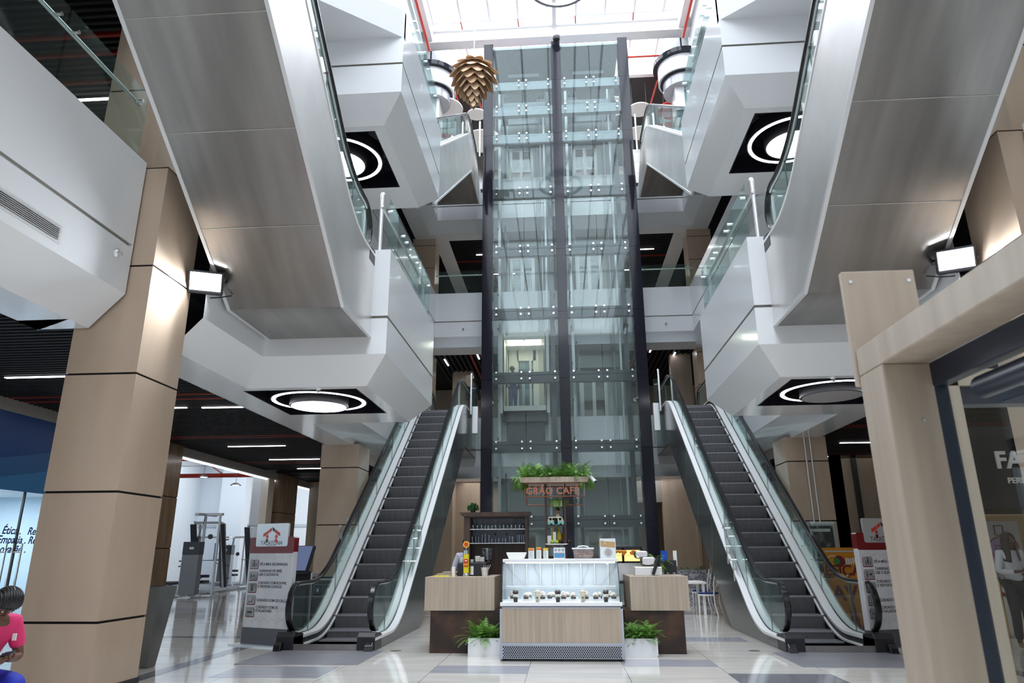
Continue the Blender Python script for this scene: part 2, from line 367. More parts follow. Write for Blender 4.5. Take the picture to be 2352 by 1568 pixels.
# --- pillars
def pillar(x0,x1,y0,y1,z0,z1,zj,m=M_stone,name='pillar',label=None):
    b=MB(); zs=[z0]+[z for z in zj if z0<z<z1]+[z1]
    for a,c in zip(zs,zs[1:]): b.m=0; b.box(x0,x1,y0,y1,a+(.012 if a>z0 else 0),c-(.0 if c==z1 else .012))
    b.m=1; b.box(x0+.015,x1-.015,y0+.015,y1-.015,z0,z1)
    return struct(b,name,[m,M_dark],label=label)
ZJ=[.783+1.285*i for i in range(20)]
for f in (lambda x:x, mx):
    a,b=sorted((f(-5.48),f(-4.66)))
    pillar(a,b,PY0,PY1,0,5.93,ZJ); 
    a2,b2=sorted((f(-5.75),f(-4.98)))
    pillar(a2,b2,7.35,8.1,5.93,16,ZJ)
    struct(MB().box(a-.012,b+.012,PY0-.012,PY1+.012,0,.16),'baseboard_pillar',M_black)
    a,b=sorted((f(-5.6),f(-4.7)))
    pillar(a,b,16.0,16.9,0,L1-1.80,[.783+1.285*i for i in range(4)]); pillar(a,b,16.0,16.9,L1,L2-1.8,[7,8.3])
    pillar(a,b,24.75,25.6,L1,L2-1.8,[7.2,8.4]); pillar(a,b,24.75,25.6,L2,L3-1.8,[10.8,12.05,13.0]); pillar(a,b,24.75,25.6,0,L1-1.8,[1.6,3.0])
# --- shop-front line, left gallery
struct(MB().box(-10.6,-10.4,-8,15.2,4.05,L1-.9).box(-10.6,-10.4,15.2,34,4.05,L1-.9),'trim_5',M_grey)
for y,dd in ((17.3,1.1),(25.3,1.7)): pillar(-10.75,-10.30,y,y+dd,0,zc1+.15,[1.6,2.9],M_stoneB)
struct(MB().box(-10.72,-10.45,24.6,25.1,0,4.1),'trim_6',M_stoneL)
struct(MB().box(-10.58,-10.5,15.2,33,4.0,4.06),'trim_7',emis('gym_edge',(.8,.9,1),1.6))
# gym shell
gx=-26
struct(MB().box(gx,-13.9,12,39.8,.0,.03),'floor_gym',streak('gym_rubber',(.16,.17,.18),(.2,.21,.22),(6,6,6),.6))
M_gymwall=mat('gym_white_wall',(.80,.85,.90),.6)
struct(MB().box(gx,-8,40,40.2,0,7.2),'wall_gym_back',M_gymwall)
struct(MB().box(gx,-8,39.94,40.0,2.95,3.1),'trim_8',mat('pale_grey_line',(.55,.6,.65),.5))
struct(MB().box(-21.3,-21.0,15.2,40,0,7.2),'wall_gym_side',M_gymwall)
struct(MB().box(-19.4,-18.0,39.2,40,0,7.2).box(-15.7,-14.7,35,36,0,7),'pillar_gym',M_gymwall)
struct(MB().box(gx,-10.7,15.0,15.2,0,7.2),'wall_gym_near',M_gymwall)
struct(MB().box(gx,-8,15.2,40.2,7.2,7.4),'ceiling_gym',mat('gym_ceiling',(.32,.36,.45),.8))
area('gym_fill_light',(-13,18,6.3),3,420,rot=(R(58),0,0),col=(.85,.92,1)); area('gym_light',(-16,27,7.0),9,2300,sy=20,col=(.80,.90,1.0))  # the slanted lamp is an added, unseen fill for the machine fronts
# blue fronted office, left
M_blue=mat('deep_blue_panel',(.005,.05,.20),.35); M_blue2=mat('mid_blue_panel',(.02,.10,.26),.35); M_blue3=mat('bright_blue_panel',(.03,.16,.36),.35)
m=MB(); m.box(-10.5,-10.4,4,15.0,2.62,4.05); struct(m,'wall_office_fascia',M_blue)
m=MB(); m.add([(-10.39,9.5,2.62),(-10.39,15,2.62),(-10.39,15,3.75),(-10.39,11,2.9)],[(0,1,2,3)]); struct(m,'wall_office_stripe',M_blue2)
m=MB(); m.add([(-10.385,11.3,2.62),(-10.385,15,2.62),(-10.385,15,3.35)],[(0,1,2)]); struct(m,'wall_office_band',M_blue3)
struct(MB().box(-13,-12.8,4,15,0,3.4).box(-13,-10.5,4,4.2,0,3.4).box(-13,-10.5,14.8,15,0,3.4),'wall_office',mat('office_white',(.62,.74,.84),.5))
struct(bx(-13,-10.5,4,15,2.66,2.7),'ceiling_office',M_paint)
area('office_light',(-11.7,10.5,2.6),1.6,200,sy=7,col=(.85,.93,1))
# outer enclosure
struct(bx(-26,26,-21,-20.8,0,22),'wall_behind',M_paint)
struct(bx(25.8,26,-21,46,0,22),'wall_far_right',M_stoneL); struct(bx(-26.2,-26,-21,46,0,22),'wall_far_left',M_stoneL)
# back of the ground floor: timber-look cladding, recessed shop
M_clad=streak('beige_cladding',(.40,.325,.25),(.46,.385,.305),(3,3,.4),.45)
m=MB().box(-10.4,-3.35,28.6,28.9,0,zc1+.2).box(-5.0,-4.3,27.7,28.6,0,zc1+.2); struct(m,'wall_back_left',M_clad)
m=MB().box(-4.3,-1.9,29.6,29.8,0,zc1+.2); struct(m,'wall_back_centre',M_clad)
m=MB().box(3.95,8.2,28.6,28.9,0,zc1+.2).box(5.2,5.32,28.5,28.6,0,zc1).box(2.2,3.7,33,33.2,0,4.2); struct(m,'wall_back_right',M_clad)
struct(MB().box(2.6,3.95,28.6,28.9,3.35,zc1+.2),'trim_9',M_grey)
struct(MB().box(2.8,3.1,30.6,30.9,0,3.4),'trim_10',mat('warm_wood',(.35,.20,.11),.4))
struct(bx(-10.4,26,33.9,34.1,0,L1),'wall_rear',M_clad)
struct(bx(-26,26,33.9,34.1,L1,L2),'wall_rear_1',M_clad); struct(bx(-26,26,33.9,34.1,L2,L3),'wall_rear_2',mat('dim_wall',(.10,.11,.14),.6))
struct(bx(-26,26,33.9,34.1,L3,22),'wall_rear_3',M_paint)
m=MB().box(-4.6,-3.7,29,29.3,L1,L2-1.4).box(4.4,5.2,27.0,27.4,L1,L2-1.4); struct(m,'wall_gallery_1',M_clad)
# right gallery ground: cladding wall and shops
m=MB().box(8.3,12.5,22.3,22.6,0,zc1+.2).box(10.6,10.8,-8,15.5,0,zc1+.3).box(8.3,8.6,22.3,28.6,0,zc1+.2); struct(m,'wall_right',streak('dark_clad',(.26,.215,.165),(.31,.26,.205),(3,3,.4),.45))
struct(MB().box(8.88,9.0,22.16,22.3,0,4.3),'trim_11',M_black)
struct(MB().box(10.4,10.7,-8,15.2,3.0,4.6),'wall_shop_sign',mat('shop_dark',(.012,.013,.02),.3))
struct(MB().box(6.9,7.5,22.9,23.3,0,4.3),'trim_12',M_stoneL)
struct(MB().box(5.6,8.3,28.3,28.5,0,4.1),'wall_shop_inner',mat('shop_inner',(.20,.23,.29),.4))
# gallery light coloured opening strips on the upper ceiling
struct(MB().box(-4.95,-4.35,25.4,33.5,L3-1.47,L3-1.455).box(4.7,5.3,25.4,33.5,L3-1.47,L3-1.455),'trim_13',M_paint)
# --- roof
Zr=22.45
M_sky=glassmat('skylight_glass',(.97,.98,1.0),.0)
M_wbeam=mat('white_steel',(.78,.77,.77),.45)
m=MB()
for i in range(9): x=-4.85+i*1.18+.0; m.box(x-.045,x+.045,-20,27,Zr,Zr+.16)
struct(m,'ceiling_mullion',M_wbeam)
m=MB()
for y in (-6,0,6,12,23.55,26.95): m.box(-4.9,5.2,y-.06,y+.06,Zr+.02,Zr+.18)
struct(m,'ceiling_purlin',M_wbeam)
struct(MB().box(-5.4,5.7,23.9,24.2,21.8,22.35).box(-5.4,5.7,23.8,24.3,22.32,22.37).box(-5.4,5.7,23.8,24.3,21.76,21.81).box(-5.15,-4.9,-20,24,21.85,22.4).box(5.2,5.45,-20,24,21.85,22.4).box(-5.4,5.7,26.3,26.5,21.6,22.5).box(.08,.24,8,24,22.0,22.35),'ceiling_beam',M_wbeam)
struct(bx(-4.95,5.25,-20,27,Zr+.19,Zr+.2),'ceiling_skylight',M_sky)
struct(MB().box(-26,-4.95,-21,34,Zr+.2,Zr+.4).box(5.25,26,-21,34,Zr+.2,Zr+.4),'ceiling_roof',M_paint)
struct(MB().box(-26,26,26.5,34,21.6,21.9).box(-26,-5.0,24.3,26.5,22.3,22.5).box(5.3,26,24.3,26.5,22.3,22.5),'ceiling_dark',mat('black_ceiling',(.004,.004,.006),.5))
struct(MB().box(-5.6,-5.4,-20,24.5,17.6,Zr+.2).box(5.7,5.9,-20,24.5,20.5,Zr+.2),'wall_clerestory',M_paint)
# ================================================================ ESCALATORS
M_stepd=mat('step_groove',(.05,.05,.055),.5); M_stepn=mat('step_nosing',(.34,.34,.36),.4,.3)
TAN=.73; EW=.78        # half width over the decks
def nose(s,rise):      # step line, s=0 where the incline starts
    L=rise/TAN; r=.6
    def soft(x): # smooth max(0,x)
        return 0 if x<-r else (x if x>r else (x+r)**2/(4*r))
    return TAN*(soft(s)-soft(s-L))
def escalator(label,xc,y0,z0,rise,direction,sts=True,low=1.65,high=2.6,truss_lo=None,skin=None,under=None,nsteps_hide=0,floorcut=True):
    """direction +1 climbs towards +Y, -1 towards -Y; y0 where the incline begins"""
    L=rise/TAN
    root=thing('escalator',label,'escalator',(xc,y0,z0),0 if direction>0 else pi)
    W=lambda **k: dict(world=False,**k)
    S=[-low+.15*i for i in range(int((low+L+high)/.15)+1)]
    S=[s for s in S if s<L+high-.001]+[L+high]
    # side cladding: top follows the step line, bottom is the truss
    top=[(s,nose(s,rise)+.16+.05*0) for s in S]
    kb=-1.35; d=1.15
    lo=-low
    bot=[]
    sk0=( -d-kb)/TAN            # incline bottom meets lower flat bottom
    if truss_lo is None:         # stands on the floor: cladding runs to the floor, then the underside rises
        bot=[(lo,0),(1.35/TAN,0),( L+(-d-kb)/TAN, rise-d),(L+high,rise-d)]
        bot=[(lo,0),(1.35/TAN,0.0),(L+(.20)/TAN,rise-d),(L+high,rise-d)]
    else:
        bot=[(lo,-d),(.20/TAN,-d),(L+.20/TAN,rise-d),(L+high,rise-d)]
    poly=top+bot[::-1]
    sk=skin or M_steeld
    for sx in (-1,1):
        m=MB(); m.prism(poly,'x',sx*(EW-.02),sx*EW); m.build('side_cladding',sk,root,world=False)
    # seams on the cladding
    m=MB()
    s=1.6
    while s<L+high:
        for sx in (-1,1):
            zt=nose(s,rise)+.14; sb=s+ (.0)
            zb=max((0 if truss_lo is None else -d), min(rise-d, kb+TAN*s)) +.02
            if s>1.6 and zt-zb>.3:
                m.add([(sx*(EW+.002),s-.004,zt),(sx*(EW+.002),s+.004,zt),(sx*(EW+.002),s+.45+.004,zb+.33 if s<L-.6 else zb),(sx*(EW+.002),s+.45-.004,zb+.33 if s<L-.6 else zb)],[(0,1,2,3)])
        s+=1.25
    if m.f: m.build('cladding_seam',M_seam,root,world=False)
    # underside
    m=MB()
    for (a,b),(c_,e) in zip(bot,bot[1:]):
        if truss_lo is None and b==0 and e==0: continue
        m.add([(-EW,a,b),(EW,a,b),(EW,c_,e),(-EW,c_,e)],[(0,1,2,3)])
        if c_-a>3:      # panel seams and edge lips
            n=int((c_-a)/.97)
            for i in range(1,n+1):
                t=i*.97/(c_-a); y=a+(c_-a)*t; z=b+(e-b)*t
                m.m=1; m.box(-EW+.01,EW-.01,y-.006,y+.006,z-.004,z); m.m=0
    m.m=0
    m.add([(-EW,bot[0][0],bot[0][1]),(EW,bot[0][0],bot[0][1]),(EW,lo,.1),(-EW,lo,.1)],[(0,1,2,3)])
    m.add([(-EW,L+high,rise-d),(EW,L+high,rise-d),(EW,L+high,rise+.05),(-EW,L+high,rise+.05)],[(0,1,2,3)])
    m.build('underside',[under or M_steel,M_seam],root,world=False)
    if truss_lo is not None:
        m=MB()
        for sx in (-1,1):
            for (a,b),(c_,e) in zip(bot,bot[1:]):
                v=[(a,b-.012),(c_,e-.012),(c_,e+.05),(a,b+.05)]; m.prism(v,'x',sx*(EW-.03),sx*(EW+.015))
        m.build('edge_trim',M_alu,root,world=False)
    # decks, skirts, glass, handrails
    for sx in (-1,1):
        m=MB(); xi,xo=.50,EW
        for mi,(xa,xb,dz) in enumerate([(xi,.648,.0),(.675,EW+.01,.01)]):
            m.ribbon([(sx*(xa+xb)/2,s,nose(s,rise)+.17) for s in S],[(-(xb-xa)/2,-.02),((xb-xa)/2,-.02),((xb-xa)/2,.02),(-(xb-xa)/2,.02)])
        m.build('deck',M_deck,root,world=False)
        m=MB(); m.ribbon([(sx*.662,s,nose(s,rise)+.178) for s in S],[(-.013,-.02),(.013,-.02),(.013,.02),(-.013,.02)]); m.build('deck_gasket',M_rubber,root,world=False)
        m=MB(); m.prism([(s,nose(s,rise)+.15) for s in S]+[(s,nose(s,rise)-.40) for s in reversed(S)],'x',sx*.50,sx*.515); m.build('skirt',M_black,root,world=False)
        m=MB(); m.ribbon([(sx*.488,s,nose(s,rise)+.055) for s in S if s>-low+.35],[(-.016,-.016),(.016,-.016),(.016,.016),(-.016,.016)]); m.build('skirt_strip',M_deck,root,world=False)
        xg=sx*.662; hr=.98
        Sg=[s for s in S if -low+.45<=s<=L+high-.55]
        pts=[(s,nose(s,rise)+.17) for s in Sg]; top_=[(s,nose(s,rise)+hr-.03) for s in Sg]
        # rounded newel outline
        def arc(c,z,r,a0,a1,n=8): return [(c+r*cos(a0+(a1-a0)*i/n),z+r*sin(a0+(a1-a0)*i/n)) for i in range(n+1)]
        rN=.36; y0_=Sg[0]; y1_=Sg[-1]
        lowarc=arc(y0_,hr-rN,rN-.03,pi*.5,pi*1.42); hiarc=arc(y1_,rise+hr-rN,rN-.03,pi*.5,-pi*.42)
        g=top_+hiarc[1:]+[(y1_,rise+.17)]+pts[::-1]+lowarc[::-1][:-1]
        # split glass into bays so each is planar
        bays=[]; 
        m=MB(); m.prism(lowarc+[(y0_,.17)],'x',xg-.006,xg+.006); m.prism(hiarc+[(y1_,rise+.17)],'x',xg-.006,xg+.006)
        for i in range(len(Sg)-1):
            m.add([(xg+o,Sg[i],pts[i][1]) for o in (-.006,.006)]+[(xg+o,Sg[i+1],pts[i+1][1]) for o in (-.006,.006)]+
                  [(xg+o,Sg[i],top_[i][1]) for o in (-.006,.006)]+[(xg+o,Sg[i+1],top_[i+1][1]) for o in (-.006,.006)],
                  [(0,2,6,4),(1,5,7,3)])
        m.build('glass_panel',M_glass,root,world=False)
        mm=MB()
        for s in [x for k_,x in enumerate(Sg) if k_%9==4]:
            mm.box(xg-.008,xg+.008,s-.004,s+.004,nose(s,rise)+.17,nose(s,rise)+hr-.03)
        mm.build('glass_joint',mat('joint_dark',(.12,.16,.16),.3),root,world=False)
        rail=[(xg,a,b) for a,b in arc(y0_,hr-rN,rN,pi*1.52,pi*.5,14)]
        rail+= [(xg,s,nose(s,rise)+hr) for s in Sg[1:-1]]
        rail+= [(xg,a,b) for a,b in arc(y1_,rise+hr-rN,rN,pi*.5,-pi*.52,14)]
        prof=[(-.047,-.014),(-.035,-.024),(.035,-.024),(.047,-.014),(.047,.010),(.03,.024),(-.03,.024),(-.047,.010)]
        m=MB(); m.ribbon(rail,prof); m.build('handrail',M_rubber,root,smooth=True,world=False)
        m=MB(); m.ribbon([(xg,p[1],p[2]) for p in rail[12:-12]],[(-.012,-.045),(.012,-.045),(.012,-.018),(-.012,-.018)]); m.build('handrail_guide',M_alu,root,world=False)
        # newel boxes
        m=MB(); m.prism([(-low-.02,0),(-low-.02,.20),(-low+.06,.27),(-low+.42,.22),(-low+.42,0)],'x',sx*.50,sx*(EW+.005))
        m.build('newel_box',M_black,root,bevel=.012,world=False)
        m=MB(); m.cyl((xg,-low+.0,.16),(xg,-low+.10,.17),.055,14); m.build('handrail_inlet',M_rubber,root,world=False)
        if truss_lo is None:
            m=MB(); m.prism([(-low-.16,0),(-low-.13,.09),(-low-.06,.13),(-low+.0,.13),(-low,0)],'x',sx*(EW-.13),sx*(EW-.01)); m.build('rubber_stop',M_rubber,root,bevel=.01,world=False)
    # combs and floor plates
    m=MB(); m.box(-.5,.5,-low+.35,-.9,-.01,.012); m.box(-.5,.5,L+.95,L+high,rise-.01,rise+.012); m.build('comb_plate',M_alu,root,world=False)
    if sts:
        g=.40; n=int((L+1.9)/g)
        sm=MB()
        # one step: tread, nosing lip, curved ribbed riser; origin at the nose
        sm.m=0; sm.box(-.495,.495,0,g+.02,-.02,0)
        def cur(z): return .035*(-z/.29)**2+.0
        for i in range(40):
            x=-.488+i*.0245
            for za,zb in ((-.022,-.11),(-.11,-.20),(-.20,-.285)):
                sm.add([(x,cur(za)-.006,za),(x+.013,cur(za)-.006,za),(x+.013,cur(zb)-.006,zb),(x,cur(zb)-.006,zb)],[(0,1,2,3)])
        for za,zb in ((-.02,-.11),(-.11,-.20),(-.20,-.29)):
            sm.m=1; sm.add([(-.495,cur(za),za),(.495,cur(za),za),(.495,cur(zb),zb),(-.495,cur(zb),zb)],[(0,1,2,3)])
        sm.m=2; sm.box(-.497,.497,-.012,.012,-.022,.002)
        first=None
        for i in range(n):
            s=-.85+i*g; z=nose(s+.15,rise)
            if first is None: first=sm.build('step',[M_stepm,M_stepd,M_stepn],root,world=False); o=first
            else: o=first.copy(); C.objects.link(o); o.parent=root
            o.location=(0,s,z)
    return root
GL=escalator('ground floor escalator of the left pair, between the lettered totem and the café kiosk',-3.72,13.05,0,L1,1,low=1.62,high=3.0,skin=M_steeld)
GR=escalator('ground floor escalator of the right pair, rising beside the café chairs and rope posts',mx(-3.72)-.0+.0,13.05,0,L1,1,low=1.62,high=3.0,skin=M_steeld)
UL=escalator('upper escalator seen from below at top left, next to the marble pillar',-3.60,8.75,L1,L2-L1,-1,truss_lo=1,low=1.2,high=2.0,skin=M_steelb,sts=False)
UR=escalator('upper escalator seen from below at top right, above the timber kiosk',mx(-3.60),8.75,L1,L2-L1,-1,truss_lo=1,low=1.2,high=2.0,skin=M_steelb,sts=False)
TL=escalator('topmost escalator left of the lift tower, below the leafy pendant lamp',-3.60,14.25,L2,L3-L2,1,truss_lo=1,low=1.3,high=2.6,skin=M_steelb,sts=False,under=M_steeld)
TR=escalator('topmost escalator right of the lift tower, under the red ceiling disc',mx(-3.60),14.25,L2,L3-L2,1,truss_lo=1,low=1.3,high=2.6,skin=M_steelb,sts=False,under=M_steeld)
# ================================================================ LIFT TOWER
LY=22.5
T=thing('lift_tower','tall glass lift tower with three black granite piers, behind the café','lift tower',(.15,LY,0))
for x0,x1 in ((-2.60,-2.24),(-.0,.34),(2.55,2.92)):
    m=MB(); z=0
    while z<20.4:
        zz=min(20.4,z+2.33); m.box(x0,x1,LY-.02,LY+.5,z+.004,zz-.004); z=zz
    m.build('granite_pier',M_granite,T)
ZB=[.05,2.42,4.78,7.1,9.37,11.69,13.98,16.25,17.44,18.56,20.2]
bays=[(-2.24,0.0),(.34,2.55)]
M_sbeam=mat('grey_steel_beam',(.22,.26,.28),.4,.3)
M_bolt=mat('steel_bolt',(.75,.75,.75),.2,1)
bolt0=None
for bi,(xa,xb) in enumerate(bays):
    xm=(xa+xb)/2
    for i in range(len(ZB)-1):
        for p0,p1 in ((xa,xm),(xm,xb)):
            MB().box(p0+.01,p1-.01,LY,LY+.012,ZB[i]+.008,ZB[i+1]-.008).build('glass_pane',M_eglass,T)
        if i>0:
            cbm=MB().box(xa,xb,LY+.10,LY+.30,ZB[i]-.22,ZB[i]+.14).build('crossbeam',mat('dark_crossbeam',(.035,.045,.05),.3,.2) if i<7 else M_sbeam,T)
            for bxp in (xa+.14,xm-.14,xm+.14,xb-.14):
                for dz in (-.11,.11):
                    if bolt0 is None:
                        bolt0=MB().lathe([(.0,-.03),(.032,-.03),(.032,.0),(.02,.1)],(0,0,0),10,'y').build('glass_bolt',M_bolt,cbm,world=False); o=bolt0
                    else: o=bolt0.copy(); C.objects.link(o); o.parent=cbm
                    o.location=(bxp-.15,0,ZB[i]+dz)
# shaft interior
M_shaft=mat('shaft_back',(.38,.42,.41),.45); M_lframe=mat('door_frame_cream',(.50,.50,.46),.3,.3); M_lglass=glassmat('landing_glass',(.80,.84,.85),.05)
m=MB()
dw=.46
for bi,(xa,xb) in enumerate(bays):
    dx0=xa+.42; dx1=dx0+.98
    lv=[0]+[L1,L2,L3]
    for j,z in enumerate(lv):
        zt=z+2.15; nxt=lv[j+1] if j<3 else 20.3
        m.box(xa,dx0,25.05,25.15,z,zt); m.box(dx1,xb,25.05,25.15,z,zt); m.box(xa,xb,25.05,25.15,zt,nxt)
m.build('shaft_back_panel',M_shaft,T)
for bi,(xa,xb) in enumerate(bays):
    dx0=xa+.42; dx1=dx0+.98
    for z in (0,L1,L2,L3):
        fr_=MB().box(dx0,dx0+.12,25.0,25.12,z,z+2.15).box(dx0+.43,dx0+.55,25.0,25.12,z,z+2.15).box(dx1-.12,dx1,25.0,25.12,z,z+2.15).box(dx0,dx1,25.0,25.12,z,z+.1).build('landing_door_frame',M_lframe,T)
        MB().box(dx0+.1,dx1-.1,25.05,25.06,z+.1,z+2.15).build('landing_door_glass',M_lglass,fr_)
        MB().box(dx0-.15,dx1+.45,24.75,25.0,z+2.2,z+2.65).build('door_operator',mat('operator_grey',(.25,.28,.28),.4,.4),T)
        MB().box(dx0-.1,dx1+.1,24.7,25.0,z-.55,z-.02).build('door_sill_box',mat('sill_box_grey',(.36,.37,.35),.4,.3),T)
M_rail=mat('guide_rail',(.42,.45,.45),.35,.5); M_raild=mat('dark_guide_rail',(.07,.08,.085),.35,.5)
for bi,(xa,xb) in enumerate(bays):
    for k,(dx,wd,y) in enumerate([(.12,.10,23.4),(.30,.05,24.2),(.38,.03,24.6)]):
        MB().box(xa+dx,xa+dx+wd,y,y+.08,0,19.2).build('guide_rail',M_rail if k!=1 else M_raild,T)
    for k,(dx,wd,y) in enumerate([(.12,.16,23.4),(.34,.07,23.8),(.52,.03,24.6)]):
        MB().box(xb-dx-wd,xb-dx,y,y+.08,0,19.2).build('guide_rail',M_raild if k==0 else M_rail,T)
    m=MB()
    for i in range(14): m.box(xa+.1,xa+.14,23.3,25.0,1.2+1.3*i,1.26+1.3*i); m.box(xb-.14,xb-.1,23.3,25.0,1.2+1.3*i,1.26+1.3*i)
    m.build('rail_bracket',M_raild,T)
    m=MB()
    for i in range(4): m.tube([(xb-.55-.05*i,24.0,4.0),(xb-.55-.05*i,24.0,18.6)],.007,5)
    m.build('hoist_rope',M_black,T)
    # machine at the head of the shaft
    mc=MB().box(xa+.12,xb-.12,23.5,23.62,18.2,18.42).box(xa+.12,xb-.12,24.6,24.72,18.2,18.42).box(xa+.5,xb-.5,23.5,23.6,19.6,19.75); mc.build('machine_beam',M_sbeam,T)
    cx_=(-.45 if bi==0 else .80)
    MB().lathe([(.02,-.12),(.30,-.12),(.30,-.06),(.24,-.04),(.24,.04),(.30,.06),(.30,.12),(.02,.12)],(cx_,23.9,18.85),22,'x').build('traction_sheave',M_raild,T,smooth=True)
    MB().box(cx_-.18,cx_+.18,23.6,24.2,18.42,18.62).build('motor_bed',M_raild,T)
    MB().lathe([(.02,-.1),(.16,-.1),(.16,.1),(.02,.1)],(xa+.35 if bi==0 else xb-.35,24.0,17.95),16,'x').build('governor_wheel',M_raild,T)
# roof of the tower and side glass
MB().box(-2.3,2.6,22.6,25.1,20.2,20.3).build('tower_roof',M_sbeam,T)
for x in (-2.5,2.8): MB().box(x,x+.012,23,25.1,0,20.2).build('side_glass',M_eglass,T)
MB().box(.12,.2,23,25.1,0,20).build('dividing_mesh',mat('divider_grey',(.35,.4,.4),.5),T)
# lift car
CA=thing('lift_car','lit lift car with a man inside, in the west shaft of the tower','lift car',(-1.2,23.7,5.95))
x0,x1,ya,yb,zb,zt=-2.03,-.34,23.1,24.65,5.95,8.78
M_cream=mat('lift_cream',(.66,.66,.60),.4)
m=MB().box(x0,x0+.15,ya,ya+.05,zb,zt).box(x1-.15,x1,ya,ya+.05,zb,zt).box(x0+.15,x1-.15,ya,ya+.05,zt-.24,zt).box(x0+.15,x1-.15,ya,ya+.05,zb,zb+.25); m.build('car_frame',M_cream,CA)
MB().box(x0+.1,x1-.1,ya,yb,zb,zb+.08).build('car_floor',M_grey,CA)
cc=MB().box(x0+.1,x1-.1,ya+.02,yb,zt-.10,zt).build('car_ceiling',M_cream,CA)
for i in (0,1):
    for j in (0,1):
        MB().box(x0+.22+i*.65,x0+.76+i*.65,ya+.25+j*.62,ya+.75+j*.62,zt-.13,zt-.10).build('light_panel',emis('lift_light',(1,.93,.74),5),cc)
MB().box(x0+.1,x0+.13,ya,yb,zb,zt).build('car_side',M_cream,CA); MB().box(x1-.13,x1-.10,ya,yb,zb,zt).build('car_side',M_cream,CA)
MB().box(x0+.13,x0+.55,yb-.05,yb,zb,zt).box(x1-.6,x1-.1,yb-.05,yb,zb,zt).box(x0+.5,x1-.5,yb-.05,yb,zt-.6,zt).build('car_rear_wall',M_cream,CA)
MB().box(x0+.6,x0+.95,yb-.05,yb-.02,zb,zt-.6).build('car_door',M_lglass,CA)
MB().box(x0+.95,x0+1.03,yb-.06,yb-.01,zb,zt-.6).build('car_door_stile',M_lframe,CA)
MB().box(x0+.16,x1-.16,ya+.0,ya+.01,zb+.25,zt-.24).build('car_window',M_clear,CA)
MB().box(x0+.2,x1-.2,ya+.4,ya+.9,zb-.9,zb-.25).box(x0+.1,x1-.1,ya+.2,yb-.2,zb-.25,zb).build('car_sling',mat('sling_dark',(.05,.06,.06),.4,.4),CA)
area('lift_car_lamp',(-1.2,23.9,8.6),1.0,14,col=(1,.93,.78))
# ================================================================ LINEAR CEILING LIGHTS, FLOODLIGHTS, SMALL CEILING FITTINGS
lin0=None
def linear(x0,x1,y,z,label,group,alongy=False):
    global lin0
    n=x1-x0
    if lin0 is None:
        lin0=thing('linear_light','x','ceiling light',(0,0,0))
        MB().box(0,1,-.035,.035,.012,.05).build('housing',M_black,lin0,world=False); MB().box(0,1,-.028,.028,0,.012).build('diffuser',emis('linear_led',(.97,.93,1),9),lin0,world=False); t=lin0
    else: t=copy_tree(lin0)
    t.location=(x0,y,z); t.scale=(n,1,1); t.rotation_euler=(0,0,pi/2 if alongy else 0)
    t['label']=label; t['group']=group; return t
g='slim linear lights in the dark slatted ceilings'
for i,y in enumerate((-1.0,2.8,10.65,13.3,18.5,21.3,23.7)):
    if i==2: linear(-9.2,-7.75,y,zc1-.02,'linear light in the black slats left of the big marble pillar',g)
    elif i>2: linear(-9.1,-7.5,y,zc1-.02,'linear light in the black slats above the gym front',g)
for y in (16.2,): linear(-7.2,-5.9,13.35,zc1-.02,'short end of a linear light just right of the big marble pillar',g)
for y in (19.6,22.5,16.5): linear(7.6,9.2,y,zc1-.02,'linear light in the dark slats beyond the right marble column',g)
linear(-9.1,-7.45,9.75,L2-1.45,'linear light above the glass railing at upper left',g)
linear(-3.6,-1.5,25.35,L3-1.48,'linear light at the front of the upper slatted ceiling left of the lift tower',g)
linear(-3.4,-1.7,27.2,L3-1.48,'second linear light back in the upper slatted ceiling left of the tower',g); linear(-3.2,-1.9,29.4,L3-1.48,'rearmost linear light of the upper ceiling left of the tower',g)
linear(1.6,4.3,25.35,L3-1.48,'linear light at the front of the upper slatted ceiling right of the lift tower',g)
linear(1.8,4.1,27.2,L3-1.48,'second linear light back in the upper slatted ceiling right of the tower',g); linear(2.0,3.9,29.4,L3-1.48,'rearmost linear light of the upper ceiling right of the tower',g)
for (x,y,s,l) in ((-3.2,25.9,1.0,'slanting light strip over the top of the left escalator'),(-4.6,26.8,1.0,'lower slanting light strip over the left escalator landing'),(-2.85,27.4,.9,'light strip close to the tower above the left landing'),(3.55,25.5,1.0,'slanting light strip over the top of the right escalator'),(4.55,26.6,1.0,'lower slanting light strip over the right escalator landing')):
    linear(x,x+s,y,L2-1.48,l,g,True)
for (x0,x1,y,s) in ((-4.0,-2.9,26.2,'left'),(-4.3,-2.6,28.0,'left'),(2.9,4.9,27,'right'),(2.9,4.8,28.3,'right')):
    linear(x0,x1,y,zc1-.02,'linear light low behind the %s ground escalator, %s of the pair'%(s,'front' if y<27.5 else 'rear'),g)
area('gallery_left',(-8,16,zc1-.1),3,60,sy=18,col=(1,.96,.92)); area('gallery_right',(8.2,16,zc1-.1),3,60,sy=18,col=(1,.96,.92))
area('gallery_top_fill',(0,30.3,21.4),16,480,sy=6); area('gallery_back',(0,27.5,zc1-.1),8,90,sy=3,col=(1,.95,.9)); area('gallery_back_1',(0,28,L2-1.6),8,50,sy=4); area('gallery_back_2',(0,28,L3-1.6),8,80,sy=4)  # the topmost area lamp is an added, unseen fill for the upper gallery and discs
